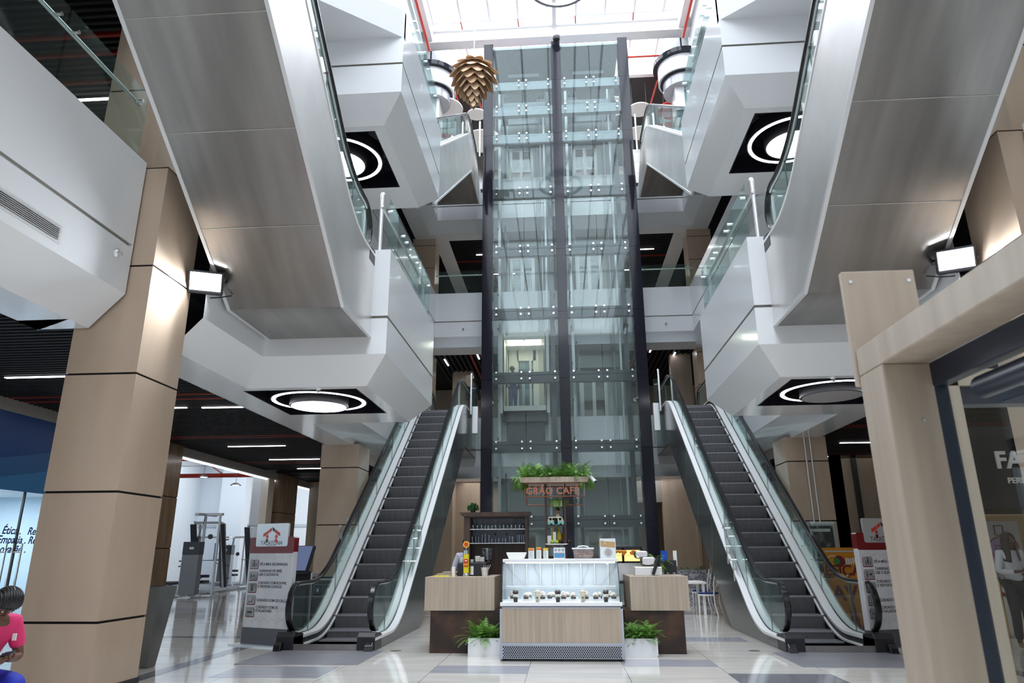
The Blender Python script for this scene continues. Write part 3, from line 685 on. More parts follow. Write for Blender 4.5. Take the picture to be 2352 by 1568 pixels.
def flood(label,loc,aim,col=(.86,.93,1.0),cable=1):
    t=thing('floodlight',label,'floodlight',loc)
    d=(Vector(aim)-Vector(loc)).normalized(); z=Vector((0,0,1)); x=d.cross(z).normalized(); u=x.cross(d)
    T4=Matrix((x,u,-d)).transposed().to_4x4(); T4.translation=Vector(loc)
    def b(): m=MB(); m.T=T4; return m
    lb=b().box(-.21,.21,-.15,.15,-.0,.05).build('lamp_body',M_black,t,bevel=.02)
    b().box(-.18,.18,-.095,.125,-.008,-.0).build('lamp_glass',emis('flood_led',(.90,.95,1.0),45),lb)
    m=b(); [m.box(-.18+.03*i,-.175+.03*i,-.12,.12,.05,.08) for i in range(13)]; m.build('heat_sink',M_black,lb)
    s=1 if cable>0 else -1
    m=b(); m.box(-s*.21,-s*.24,-.02,.02,-.0,.20); m.box(s*.21,s*.225,-.02,.02,.0,.16); m.box(-.24,.225,-.02,.02,.16,.175); m.build('bracket',M_black,t)
    m=MB(); px_=-4.66 if loc[0]<0 else mx(-4.66); m.tube([(loc[0],loc[1]+.12,loc[2]+.02),(px_,loc[1]+.2,loc[2]+.05)],.018,8); m.build('wall_arm',M_black,t)
    m=b(); m.tube([(0,-.15,.05),(-.05,-.2,.08),(-s*.15,-.19,.12),(-s*.3,-.16,.2)],.008,6); m.build('cable',M_black,t)
    l=bpy.data.lights.new('flood_beam','AREA'); l.energy=70; l.size=.36; l.shape='RECTANGLE'; l.size_y=.22; l.color=col; l.spread=R(120)
    o=bpy.data.objects.new('flood_beam',l); C.objects.link(o); mm=T4.copy(); mm.translation=Vector(loc)+d*.03; o.matrix_world=mm
    return t
flood('glaring LED floodlight on the big marble pillar at left',(-4.44,7.93,4.72),(-3.0,4.4,2.7))
flood('glaring LED floodlight above the timber kiosk at right',(4.70,7.93,4.70),(3.2,4.4,2.7),cable=-1)
# grille, sprinklers, cameras
v=thing('air_grille','long louvred air grille in the white balcony band at left','vent',(-4.925,5.2,4.45))
MB().box(-4.925,-4.915,3.6,6.0,4.38,4.57).build('grille_frame',M_alu,v)
m=MB(); m.box(-4.916,-4.912,3.64,5.96,4.41,4.54); m.build('grille_core',M_dark,v)
m=MB()
for i in range(7): m.box(-4.918,-4.902,3.64,5.96,4.412+i*.019,4.418+i*.019)
m.build('louvre',M_alu,v)
def sprinkler(x,y,z,l,n=(0,0,-1)):
    t=thing('sprinkler',l,'sprinkler',(x,y,z)); N=Vector(n); p=Vector((x,y,z))
    MB().tube([p,p+N*.01,p+N*.03],.04,14,rs=[.045,.045,.03]).build('escutcheon',M_alu,t); MB().tube([p+N*.03,p+N*.055,p+N*.06,p+N*.065],.012,10,rs=[.012,.012,.028,.028]).build('deflector',M_chrome,t)
sprinkler(-4.92,6.85,4.66,'sprinkler head on the white balcony band near the left marble pillar',(1,0,0))
sprinkler(-3.72,10.27,L1-1.82,'sprinkler head under the lower left landing'); sprinkler(mx(-3.72),10.27,L1-1.82,'sprinkler head under the lower right landing')
sprinkler(-4.4,10.42,L2-1.82,'sprinkler head under the upper left landing'); sprinkler(mx(-4.3),10.42,L2-1.82,'sprinkler head under the upper right landing')
sprinkler(-3.45,23.99,L2-1.15,'sprinkler head on the bridge left of the tower',(0,-1,0)); sprinkler(3.85,23.99,L2-1.15,'sprinkler head on the bridge right of the tower',(0,-1,0))
t=thing('dome_camera','white dome camera at the head of the central granite pier','security camera',(.22,22.3,20.25))
MB().cyl((.22,22.48,20.5),(.22,22.2,20.5),.04,10).build('arm',M_paint,t)
MB().lathe([(.03,.0),(.16,-.02),(.18,-.2),(.15,-.24)],(.22,22.2,20.55),20).build('housing',M_paint,t,smooth=True)
MB().lathe([(.15,.0),(.13,-.1),(.07,-.15),(.001,-.17)],(.22,22.2,20.31),18).build('dome',M_rubber,t,smooth=True)
# ================================================================ GLASS BALUSTRADES
def rail(label,pts,z,h=1.05,post=True,bays=None,handr=None):
    """glass panes along a plan path standing on a curb, steel clamps and a handrail"""
    x=sum(p[0] for p in pts)/len(pts); y=sum(p[1] for p in pts)/len(pts)
    t=thing('glass_balustrade',label,'balustrade',(x,y,z))
    for a,b in zip(pts,pts[1:]):
        a=Vector((*a,0)); b=Vector((*b,0)); L=(b-a).length; n=max(1,round(L/1.35)); d=(b-a)/L; nr=Vector((-d.y,d.x,0))
        for i in range(n):
            p=a+d*(L*i/n+.012); q=a+d*(L*(i+1)/n-.012)
            m=MB(); vs=[]
            for zz in (z+.0,z+h):
                for (u,o) in ((p,-.006),(q,-.006),(q,.006),(p,.006)): w_=u+nr*o; vs.append((w_.x,w_.y,zz))
            m.add(vs,[(0,3,2,1),(4,5,6,7),(0,1,5,4),(1,2,6,5),(2,3,7,6),(3,0,4,7)]); m.build('glass_pane',M_glass,t)
            for s_ in (p+d*.12,q-d*.12):
                m=MB(); m.cyl(s_+Vector((0,0,z+h-.18))-nr*.03,s_+Vector((0,0,z+h-.18))+nr*.05,.022,10); m.build('glass_clamp',M_chrome,t)
    if handr is not None:
        m=MB(); path=[]
        for i,p in enumerate(pts):
            p_=Vector((*p,z+h-.14)); path.append(p_+Vector((handr[0],handr[1],0)))
        m.tube(path,.024,10); m.build('handrail',M_alu,t,smooth=True)
    return t
rail('glass balustrade on the lower left landing beside the rising escalator',[(-2.66,9.95),(-2.66,13.5)],L1+.24,1.0,handr=(-.12,0))
rail('glass balustrade on the lower right landing beside the rising escalator',[(mx(-2.66),9.95),(mx(-2.66),13.5)],L1+.24,1.0,handr=(.12,0))
rail('glass balustrade on the higher left landing',[(-2.66,10.1),(-2.66,13.6)],L2+.24,1.0,handr=(-.12,0))
rail('glass balustrade on the higher right landing',[(mx(-2.66),10.1),(mx(-2.66),13.6)],L2+.24,1.0,handr=(.12,0))
rail('glass balustrade with steel rail on the white band at upper left',[(-4.99,-3),(-4.99,7.05)],L1+.24,.95,handr=(-.1,0))
rail('glass balustrade on the bridge left of the lift tower',[(-4.55,24.1),(-2.75,24.1)],L2+.24,.95,handr=(0,.08))
rail('glass balustrade on the bridge right of the lift tower',[(3.1,24.1),(5.0,24.1)],L2+.24,.95,handr=(0,.08))
def post(x,y,z,l,h=1.1):
    t=thing('steel_newel_post',l,'post',(x,y,z)); m=MB(); m.tube([(x,y,z),(x,y,z+h-.06),(x-.0,y+.03,z+h-.01),(x,y+.09,z+h)],.033,12); m.build('post_tube',M_alu,t,smooth=True); MB().cyl((x,y,z),(x,y,z+.02),.055,14).build('base_flange',M_alu,t)
post(-2.80,10.0,L1+.27,'steel post by the handrail end on the lower left landing'); post(mx(-2.80),10.0,L1+.27,'steel post by the handrail end on the lower right landing')
for s,f in (('left',lambda x:x),('right',mx)):
    # glass screen, post and hanging white box at the top of the ground escalators
    t=rail('glass screen and post at the head of the %s ground escalator'%s,[(f(-2.88),22.0),(f(-2.72),22.3)],L1-.6,1.7)
    post(f(-2.86),21.9,L1+.0,'steel post at the head of the %s ground escalator'%s,1.35)
    t=thing('metal_box','pale metal box hanging beside the head of the %s ground escalator'%s,'box',(f(-2.75),22.2,5.1))
    MB().box(f(-2.85),f(-2.66),22.1,22.3,5.12,6.0).build('box_body',M_alu,t,bevel=.008); MB().box(f(-2.85),f(-2.66),22.12,22.28,4.7,5.12).build('lower_bracket',M_glass,t)
    t=thing('metal_box','dark metal trough beside the head of the %s topmost escalator'%s,'box',(f(-2.6),21.6,14.3))
    m=MB(); m.prism([(f(-2.72),14.85),(f(-2.45),14.85),(f(-2.50),13.55),(f(-2.58),13.55)],'y',21.5,21.75); m.build('box_body',M_steeld,t)
    post(f(-2.62),21.6,14.85,'twin steel post above the dark trough of the %s topmost escalator'%s,1.5)
# guards fixed on the escalator decks
for lab,xg in (('inner deck of the left ground escalator',-2.96),('outer deck of the left ground escalator',-4.46),('inner deck of the right ground escalator',3.26),('outer deck of the right ground escalator',4.76)):
    y0=14.2; z0=.84+.1; t=thing('safety_guard','clear anti-climb guard on the '+lab,'guard',(xg,y0,z0))
    MB().box(xg-.006,xg+.006,y0-.1,y0+.75,z0+.12,z0+1.05).build('guard_panel',M_clear,t)
    for dy in (.08,.5):
        MB().box(xg-.03,xg-.02,y0+dy,y0+dy+.05,z0+dy*.73-.1,z0+dy*.73+.85).build('guard_upright',M_alu,t)
        m=MB(); [m.cyl((xg-.08,y0+dy+.02,z0+q),(xg+.05,y0+dy+.02,z0+q),.016,8) for q in (.3+dy*.6,.75+dy*.4)]; m.build('guard_bolt',M_chrome,t)
for x,l in ((-2.62,'flat drain cap in the tiles beside the left escalator foot'),(2.83,'flat drain cap in the tiles beside the right escalator foot')):
    o=MB().lathe([(.001,.004),(.07,.004),(.085,.0)],(x,11.65 if x>0 else 11.5,.0015),24).build('drain_cap',mat('brass_dark',(.3,.27,.22),.3,.8)); tag(o,l,'drain cap')
def fplate(x0,x1,l):
    o=MB().box(x0,x1,10.02,11.42,.0,.012).build('landing_plate',streak('ribbed_plate',(.33,.33,.36),(.48,.48,.52),(1,22,1),.3,metal=.5)); tag(o,l,'floor plate')
fplate(-4.5,-2.80,'ribbed metal floor plate at the foot of the left escalator'); fplate(3.03,4.75,'ribbed metal floor plate at the foot of the right escalator')
# ================================================================ PLANTS
M_leaf=mat('fern_green',(.10,.24,.035),.5,noise=((6,6,6),(.20,.40,.07),.3,.7)); M_leafd=mat('dark_leaf',(.02,.10,.02),.45); M_leafl=mat('lime_fern',(.17,.34,.04),.5)
def fronds(m,c,n,L,droop=.7,spread=(1,1),up=1.0,box=None,w=.045,seg=12,rng=random):
    for k in range(n):
        a=rng.uniform(0,2*pi); l=L*rng.uniform(.6,1.1); e=rng.uniform(.25,1.25)*up
        o=Vector(c)
        if box: o=Vector((rng.uniform(box[0],box[1]),rng.uniform(box[2],box[3]),c[2]))
        d=Vector((cos(a)*spread[0],sin(a)*spread[1],0)); d.normalize(); side=Vector((-d.y,d.x,0))
        pts=[]; p=o.copy(); th=e
        for i in range(seg+1):
            pts.append(p.copy()); p=p+(d*cos(th)+Vector((0,0,1))*sin(th))*(l/seg); th-=droop*rng.uniform(.12,.28)
        for i in range(1,seg):
            t=(pts[i+1]-pts[i-1]).normalized(); f=sin(pi*min(1,(i+1.5)/(seg+1)))**.7*w*(L/.3)
            for s_ in (-1,1):
                tip=pts[i]+side*s_*f+t*f*.5; b=t*(l/seg*.42)
                m.add([pts[i]-b*.5,tip,pts[i]+b],[(0,1,2)])
    return m
# ================================================================ CAFE KIOSK
M_oak=streak('greige_oak',(.35,.28,.215),(.45,.37,.29),(28,28,.8),.42,.3,.7)
M_rust=mat('corten_brown',(.022,.011,.008),.42,noise=((2.2,2.2,2.2),(.115,.052,.024),.42,.74),bump=.05)
M_wood=streak('walnut_brown',(.045,.025,.018),(.08,.045,.032),(20,20,1),.35)
M_copper=mat('copper_brown',(.30,.12,.075),.32,.8)
M_cream2=mat('planter_white',(.80,.81,.83),.5)
def counter(x0,x1,xb0,xb1,label,inner):
    t=thing('cafe_counter',label,'counter',((x0+x1)/2,11.2,0))
    m=MB(); m.prism([(x0,11.2),(x1,11.2),(x1,11.86),(x1,12.4),(x0,12.4)],'z',.60,1.085); m.build('oak_top_block',M_oak,t,bevel=.004)
    MB().box(xb0,xb1,11.24,12.38,0,.60).build('rust_base',M_rust,t)
    MB().box(xb0+.01,xb1-.01,11.25,12.3,-.0,.02).build('plinth',M_black,t)
    return t
counter(-2.14,-1.07,-2.05,-.95,'oak and rust café counter left of the glass display case',1)
counter(.98,1.85,.88,1.76,'oak and rust café counter right of the display case, carrying a contact grill',-1)
t=thing('counter_rear','rust panelled rear counter joining the two sides behind the display case','counter',(0,13.2,0))
MB().box(-.55,.88,12.9,13.5,0,.95).build('rust_base',M_rust,t); MB().box(-.55,.95,12.0,13.55,.95,.99).build('worktop',M_black,t)
# planters with ferns
for x0,x1,l in ((-1.43,-.95,'low white planter of fern left of the display case'),(.83,1.31,'low white planter of fern right of the display case')):
    t=thing('fern_planter',l,'planter',((x0+x1)/2,11.05,0),group=None)
    m=MB(); m.box(x0,x1,10.93,11.19,0,.02).box(x0,x0+.02,10.93,11.19,0,.245).box(x1-.02,x1,10.93,11.19,0,.245).box(x0,x1,10.93,10.95,0,.245).box(x0,x1,11.17,11.19,0,.245); m.build('planter_box',M_cream2,t,bevel=.003)
    MB().box(x0+.02,x1-.02,10.95,11.17,.02,.21).build('soil',mat('soil',(.03,.02,.012),.9),t)
    m=MB(); fronds(m,(0,0,.21),190,.36,.62,(1,.7),1.35,(x0+.06,x1-.06,10.98,11.14)); m.build('fern_foliage',M_leaf,t)
# display case
X0,X1,YF=-.92,.80,10.45
DC=thing('display_case','curved glass refrigerated ice cream display case with oak front','display case',(-.06,10.9,0))
M_al2=mat('pale_blue_alu',(.42,.45,.52),.3,.5)
MB().box(X0+.02,X1-.02,YF+.03,11.25,.06,.70).build('cabinet_body',M_grey,DC)
MB().box(X0+.015,X1-.015,YF-.005,YF+.03,.235,.682).build('oak_panel',M_oak,DC)
m=MB().box(X0,X0+.03,YF-.008,11.25,.03,.70).box(X1-.03,X1,YF-.008,11.25,.03,.70).box(X0,X1,YF-.012,YF+.03,.205,.238).box(X0,X1,YF-.008,YF+.03,.682,.705); m.build('aluminium_frame',M_al2,DC)
# perforated grille: holes are flat dark faces on the plate, shade put into their colour
m=MB(); gx0,gx1,gz0,gz1=X0+.03,X1-.03,.035,.205; pr=.0115; px_=.0305; row=0; z=gz0+.018
holes=MB()
MB().box(gx0,gx1,YF+.0,YF+.01,gz0,gz1).build('grille_plate',M_al2,DC)
while z<gz1-.012:
    x=gx0+.022+(row%2)*px_/2
    while x<gx1-.018: holes.add([(x+pr*cos(2*pi*k/8+.39),YF-.0015,z+pr*.85*sin(2*pi*k/8+.39)) for k in range(8)],[tuple(range(8))]); x+=px_
    z+=.0215; row+=1
holes.build('grille_perforation',M_dark,DC)
MB().box(X0+.03,X1-.03,YF+.05,11.2,.0,.06).build('plinth',M_black,DC)
for x in (X0+.05,-.06,X1-.05): MB().cyl((x,YF+.04,0),(x,YF+.04,.06),.02,8).build('foot',M_black,DC)
MB().box(X0-.005,X1+.005,YF-.02,YF+.03,.705,.715).build('black_gasket',M_black,DC)
MB().box(X0+.005,X1-.005,YF-.03,YF+.05,.715,.765).build('white_bumper',M_cream2,DC,bevel=.006)
MB().box(X0+.03,X1-.03,YF+.0,11.15,.745,.765).build('deck_tray',M_cream2,DC)
MB().box(X0+.03,X1-.03,11.15,11.2,.70,1.31).build('rear_frame',mat('rear_glass_grey',(.45,.48,.52),.2),DC)
m=MB(); 
for i in range(8): m.box(X0+.14+i*.205,X0+.15+i*.205,11.12,11.15,.98,1.31)
m.build('rear_door_stile',M_alu,DC)
gl=[(YF+.0,.765),(YF+.05,.95),(YF+.11,1.10),(YF+.18,1.22),(YF+.26,1.30)]
m=MB()
for (a,b),(c_,d) in zip(gl,gl[1:]): m.add([(X0+.03,a,b),(X1-.03,a,b),(X1-.03,c_,d),(X0+.03,c_,d)],[(0,1,2,3)])
m.build('curved_front_glass',M_clear,DC,smooth=True)
for x in (X0+.02,X1-.035):
    m=MB(); m.prism(gl+[(11.2,1.31),(11.2,.765)],'x',x+.004,x+.010); m.build('end_glass',M_clear,DC)
    m=MB(); [m.prism([(a,b),(c_,d),(c_+.02,d-.005),(a+.02,b)],'x',x,x+.014) for (a,b),(c_,d) in zip(gl,gl[1:])]; m.build('glass_edge_trim',M_black,DC)
MB().box(X0+.02,X1-.02,YF+.24,11.22,1.30,1.345).build('white_top',M_cream2,DC,bevel=.006)
MB().box(X0+.06,X1-.06,YF+.30,YF+.33,1.285,1.299).build('tube_lamp',emis('case_led',(.9,.96,1),6),DC)
MB().box(X0+.06,X1-.06,10.8,11.12,.96,.968).build('glass_shelf',M_clear,DC); MB().box(X0+.06,X1-.06,10.795,10.80,.955,.972).build('shelf_edge',M_cream2,DC)
area('case_lamp',(-.06,10.85,1.27),1.5,6,sy=.25,col=(.88,.95,1))
text('maker_mark','ISA',.035,M_alu,DC,plane_m((.60,YF+.225,1.27),(1,0,0),(0,.45,1)))
# milkshake cups on the ledge
M_plast=glassmat('cup_plastic',(.95,.95,.95),.06); M_cream3=mat('vanilla',(.75,.70,.52),.5); M_choc=mat('chocolate',(.035,.018,.012),.4); M_wh=mat('whipped_white',(.85,.84,.8),.6)
def cup(x,y,z,kind,label):
    t=thing('milkshake_cup',label,'cup',(x,y,z),group='milkshake cups lined up on the ledge behind the curved glass')
    body=M_cream3 if kind else M_choc
    MB().lathe([(.001,0),(.027,0),(.039,.12),(.001,.12)],(x,y,z),18).build('drink',body,t,smooth=True)
    MB().lathe([(.039,.12),(.045,.138),(.030,.155),(.001,.158)],(x,y,z),18).build('whipped_top',M_cream3 if kind else M_choc,t,smooth=True)
    if not kind: MB().lathe([(.0345,.065),(.039,.105)],(x,y,z),18).build('cream_band',M_wh,t,smooth=True)
    MB().lathe([(.046,.128),(.048,.133),(.046,.138),(.043,.162),(.030,.180),(.001,.188)],(x,y,z),18).build('dome_lid',M_plast,t,smooth=True)
    o=MB().lathe([(.001,-.0372),(.014,-.0372)],(x,y,z+.06),14,'y').build('round_sticker',mat('sticker_brown',(.10,.06,.03),.5),t)
for x,k,l in ((-.70,0,'chocolate shake cup at the far left of the case ledge'),(-.39,1,'vanilla shake cup, second from left on the case ledge'),(-.10,0,'chocolate shake cup in the middle of the case ledge'),(.25,1,'vanilla shake cup right of the middle chocolate one'),(.575,0,'chocolate shake cup at the far right of the case ledge')): cup(x,YF+.06,.766,k,l)
random.seed(3)
M_speck=mat('speckled_cream',(.72,.68,.62),.7,noise=((55,55,55),(.22,.13,.10),.50,.60))
pos=[(-.76,.1),(-.56,.02),(-.52,.12),(-.32,.0),(-.22,.1),(-.18,.14),(-.02,.02),(.03,.14),(.12,.02),(.30,.02),(.44,.0),(.50,.12),(.66,.1),(.70,.05)]
for i,(x,dy) in enumerate(pos):
    z=.766; t=thing('ice_cream_mound','speckled scoop mound with a dark name tag, among the tubs in the case','ice cream',(x,10.72+dy,z),group='ice cream mounds with dark tags in the display case')
    MB().ball((x,10.72+dy,z+.075),.047,14,(1,1,.9 if i%3 else 1.25)).build('scoop',M_speck,t,smooth=True); MB().box(x-.07,x+.07,10.66+dy,10.80+dy,z,z+.05).build('steel_tub',M_alu,t)
    MB().box(x-.035,x+.035,10.645+dy,10.65+dy,z+.03,z+.06).build('name_tag',M_choc,t)
# things on the case top
zt=1.345
t=thing('serving_tray','white ribbed serving bowl on the case top at its left end','bowl',(-.71,10.95,zt))
m=MB(); m.prism([(-.82,zt),(-.60,zt),(-.565,zt+.075),(-.56,zt+.095),(-.86,zt+.095),(-.855,zt+.075)],'y',10.85,11.05); m.build('bowl_body',M_wh,t,bevel=.006)
m=MB(); [m.cyl((-.81+.03*i,10.85,zt),(-.81+.03*i,10.85,zt+.02),.006,6) for i in range(8)]; m.build('foot_ribs',M_wh,t)
M_red=mat('menu_red',(.6,.04,.03),.5); M_yel=mat('menu_yellow',(.75,.5,.06),.5); M_pap=mat('menu_paper',(.72,.76,.74),.5); M_grn=mat('menu_print',(.25,.28,.27),.6)
def menu(x0,x1,h,lab,y=10.83,col=M_red):
    t=thing('menu_card',lab,'menu',((x0+x1)/2,y,zt)); MB().box(x0,x1,y,y+.012,zt,zt+h).build('card',M_pap,t)
    m=MB()
    for i in range(9): m.box(x0+.01,x1-.012-(i%3)*.012,y-.001,y,zt+.012+i*.0115,zt+.015+i*.0115)
    m.build('menu_lines',M_grn,t)
    MB().box(x0,x1,y-.001,y,zt+h-.035,zt+h).build('header_band',M_yel,t); m=MB(); [m.box(x0+.008+i*.025,x0+.024+i*.025,y-.002,y-.001,zt+h-.04,zt+h-.012) for i in range(3)]; m.build('header_picture',col,t)
menu(-.527,-.44,.155,'left card of the three narrow menu cards on the case'); menu(-.408,-.335,.165,'middle and tallest of the three narrow menu cards on the case'); menu(-.305,-.232,.155,'right card of the three narrow menu cards on the case',col=M_yel)
t=thing('promo_box','small white and blue printed promotion box next to the menu cards','box',(-.07,10.83,zt)); MB().box(-.152,.018,10.83,10.90,zt,zt+.16).build('carton',M_pap,t)
MB().box(-.145,.01,10.828,10.83,zt+.015,zt+.085).build('blue_print',mat('print_blue',(.03,.28,.55),.4,noise=((30,30,30),(.5,.2,.06),.5,.62)),t)
m=MB(); [m.lathe([(.001,-.001),(.02,-.001)],(-.12+.053*i,10.828,zt+.125),14,'y') for i in range(3)]; m.build('round_pictures',mat('print_grey',(.35,.33,.38),.5),t)
t=thing('food_tub','lidded translucent tub of pastries on the display case','tub',(.285,10.9,zt))
m=MB(); m.prism([(.155,zt),(.415,zt),(.435,zt+.135),(.135,zt+.135)],'y',10.80,11.0); m.build('tub_body',glassmat('tub_plastic',(.92,.86,.86),.05,.2,.18,(.8,.72,.72)),t)
MB().box(.12,.445,10.79,11.01,zt+.135,zt+.155).build('tub_lid',M_cream2,t,bevel=.005)
m=MB(); m.tube([(.20,10.9,zt+.155),(.22,10.9,zt+.175),(.285,10.9,zt+.182),(.35,10.9,zt+.175),(.37,10.9,zt+.155)],.008,8); m.build('tub_handle',M_cream2,t)
random.seed(5); m=MB()
for i in range(16): m.ball((random.uniform(.19,.40),random.uniform(10.84,10.96),zt+.02+random.uniform(0,.09)),.034,8,(1.4,.7,.5))
m.build('pastry',mat('pastry',(.42,.24,.10),.6,noise=((20,20,20),(.62,.45,.28),.4,.6)),t,smooth=True,kind='stuff')
t=thing('poster_stand','framed poster with a round coffee swirl on the display case','poster',(.65,10.83,zt)); MB().box(.535,.768,10.83,10.845,zt,zt+.285).build('frame',M_alu,t); MB().box(.543,.76,10.828,10.83,zt+.01,zt+.277).build('sheet',mat('sheet_blue_white',(.72,.78,.80),.5),t)
m=MB(); m.add([(.545,10.827,zt+.17),(.758,10.827,zt+.150),(.758,10.827,zt+.235),(.545,10.827,zt+.255)],[(0,1,2,3)]); m.build('tan_banner',mat('tan_print',(.50,.32,.15),.5),t)
m=MB(); 
for r_ in (.05,.036,.022,.01): m.lathe([(r_-.006,-.001),(r_,-.001),(r_,.0),(r_-.006,.0),(r_-.006,-.001)],(.655,10.827,zt+.085),24,'y')
for i in range(16): m.ball((.655+.062*cos(i*.39),10.827,zt+.085+.062*sin(i*.39)),.005,6,(1,.2,1))
m.build('coffee_swirl',mat('swirl_brown',(.20,.10,.06),.5),t)
text('poster_words','para\nti',.04,M_wh,t,plane_m((.60,10.8255,zt+.205),(1,-.0,-.07),(0,0,1)))
# glass cabinet
SX0,SX1,SY=-1.80,-.575,12.55
t=thing('glass_rack','dark brown timber rack of hanging glasses behind the café counter','shelf unit',(-1.2,12.75,0))
m=MB(); m.box(SX0+.06,SX0+.17,SY,13.0,0,2.05).box(SX1-.09,SX1-.04,SY,13.0,0,2.05); m.build('upright',M_wood,t)
m=MB(); m.prism([(SX0-.02,2.12),(SX1+.02,2.12),(SX1-.03,2.05),(SX0+.04,2.05)],'y',SY-.06,13.05); m.build('cornice_top',M_wood,t)
MB().box(SX0+.17,SX1-.09,12.97,13.0,1.60,2.05).build('back_panel',mat('pale_lilac_back',(.30,.31,.38),.5),t); MB().box(SX0+.17,SX1-.09,12.90,12.97,0,1.59).build('lower_panel',M_wood,t)
for z in (1.835,1.60): MB().box(SX0+.17,SX1-.09,SY,12.97,z-.008,z+.002).build('shelf_board',M_alu,t)
MB().box(SX0+.17,SX1-.09,SY,12.97,2.03,2.05).build('shelf_board',M_wood,t)
for x in (-1.22,-1.02): MB().lathe([(.001,-.02),(.022,-.02),(.022,0)],(x,12.97,1.76),14,'y').build('socket_cap',M_black,t)
M_gls=glassmat('drinking_glass',(.80,.82,.87),.12)
def stem0(): 
    return MB().lathe([(.03,.185),(.004,.18),(.004,.10),(.02,.085),(.034,.055),(.035,.03),(.028,.0)],(0,0,0),14)
g0=None; n=0
for i,x in enumerate([-1.59,-1.52,-1.44,-1.38,-1.32,-1.26,-1.19,-1.12,-1.05,-.98,-.91,-.84,-.77,-.71]):
    if g0 is None: g0=stem0().build('stemmed_glass',M_gls,None,smooth=True); g=g0
    else: g=g0.copy(); C.objects.link(g)
    g.location=(x,SY+.12+.06*(i%2),1.838); tag(g,'upturned stemmed glass on the upper shelf of the brown rack','glass','stemmed glasses on the upper shelf')
g0=None
for i,x in enumerate([-1.60,-1.545,-1.49,-1.43,-1.37,-1.31,-1.25,-1.19,-1.13,-1.07,-1.01,-.95,-.89,-.81,-.77,-.73,-.69]):
    if g0 is None: g0=MB().lathe([(.022,0),(.026,.11),(.024,.11),(.020,.004),(.001,.004)],(0,0,0),14).build('tumbler_glass',M_gls,None,smooth=True); g=g0
    else: g=g0.copy(); C.objects.link(g)
    g.location=(x,SY+.1+.05*(i%2),1.603); g.scale=(1,1,[1.0,1.1,1.0,1.3,1.35,1.25,.65,.7,.65,.72,.66,1.0,.95,1.2,1.22,1.2,1.25][i]); tag(g,'clear tumbler on the lower shelf of the brown rack','glass','tumblers on the lower shelf')
t=thing('potted_plant','small round-leaved plant in a dark pot on the glass rack','plant',(-1.60,12.7,2.12)); MB().lathe([(.001,0),(.04,0),(.055,.09),(.001,.085)],(-1.60,12.7,2.12),14).build('pot',M_black,t,smooth=True)
random.seed(2); m=MB()
for i in range(70):
    a=random.uniform(0,2*pi); b=random.uniform(-.2,1.4); r_=random.uniform(.07,.12); c=Vector((-1.60+cos(a)*cos(b)*r_,12.7+sin(a)*cos(b)*r_,2.19+sin(b)*r_*.8)); q=.026
    u=Vector((-sin(a),cos(a),0)); v=Vector((cos(a)*.4,sin(a)*.4,.9)).normalized(); m.add([c+(u*cos(k*pi/3)+v*sin(k*pi/3))*q for k in range(6)],[tuple(range(6))])
m.build('leaves',M_leafd,t)
# items on the left counter
zc=1.085
t=thing('beer_tap','yellow beer tap column with a red emblem and round yellow badge','beer tap',(-1.54,11.45,zc))
MB().lathe([(.05,0),(.05,.03),(.044,.035),(.044,.05)],(-1.54,11.45,zc),20).build('steel_foot',M_chrome,t,smooth=True)
MB().lathe([(.044,.05),(.044,.335),(.001,.335)],(-1.54,11.45,zc),20).build('yellow_column',mat('beer_yellow',(.72,.62,.02),.35),t,smooth=True)
MB().lathe([(.045,.335),(.045,.39),(.001,.395)],(-1.54,11.45,zc),20).build('steel_head',M_chrome,t,smooth=True)
MB().lathe([(.001,-.012),(.05,-.012),(.05,.012),(.001,.012)],(-1.54,11.42,zc+.48),24,'y').build('round_badge',mat('badge_yellow',(.75,.52,.03),.4),t,smooth=True)
MB().lathe([(.001,-.015),(.033,-.015)],(-1.54,11.42,zc+.48),20,'y').build('badge_emblem',mat('emblem_red',(.62,.04,.03),.4),t)
MB().cyl((-1.54,11.43,zc+.39),(-1.54,11.43,zc+.45),.012,8).build('badge_stem',M_chrome,t)
m=MB(); 
pts=[(.043*sin(a),-.0455*cos(a)) for a in [(-.9+1.8*i/8) for i in range(9)]]
for i in range(8):
    x_0,y_0=pts[i]; x_1,y_1=pts[i+1]
    h0=.085*math.sqrt(max(0,1-(x_0/.045)**2))**.5; h1=.085*math.sqrt(max(0,1-(x_1/.045)**2))**.5
    m.add([(-1.54+x_0*1.02,11.45+y_0*1.02,zc+.20-h0*.75),(-1.54+x_1*1.02,11.45+y_1*1.02,zc+.20-h1*.75),(-1.54+x_1*1.02,11.45+y_1*1.02,zc+.20+h1*.75),(-1.54+x_0*1.02,11.45+y_0*1.02,zc+.20+h0*.75)],[(0,1,2,3)])
m.build('red_emblem',mat('emblem_red',(.62,.04,.03),.4),t)
text('brand_lettering','uca',.055,mat('beer_gold',(.85,.60,.05),.4),t,plane_m((-1.585,11.40,zc+.165),(1,0,0),(0,0,1)),bold=.001,shear=.2)
m=MB(); m.add([(-1.565,11.401,zc+.235),(-1.535,11.401,zc+.225),(-1.515,11.401,zc+.235),(-1.535,11.401,zc+.245)],[(0,1,2,3)]); m.build('bird_mark',M_wh,t)
t=thing('espresso_machine','black espresso machine with stacked white cups on the left counter','coffee machine',(-1.46,11.75,zc)); MB().box(-1.70,-1.235,11.6,12.0,zc,zc+.205).build('machine_body',M_black,t,bevel=.01); MB().box(-1.50,-1.44,11.58,11.6,zc+.02,zc+.15).build('group_head',M_chrome,t)
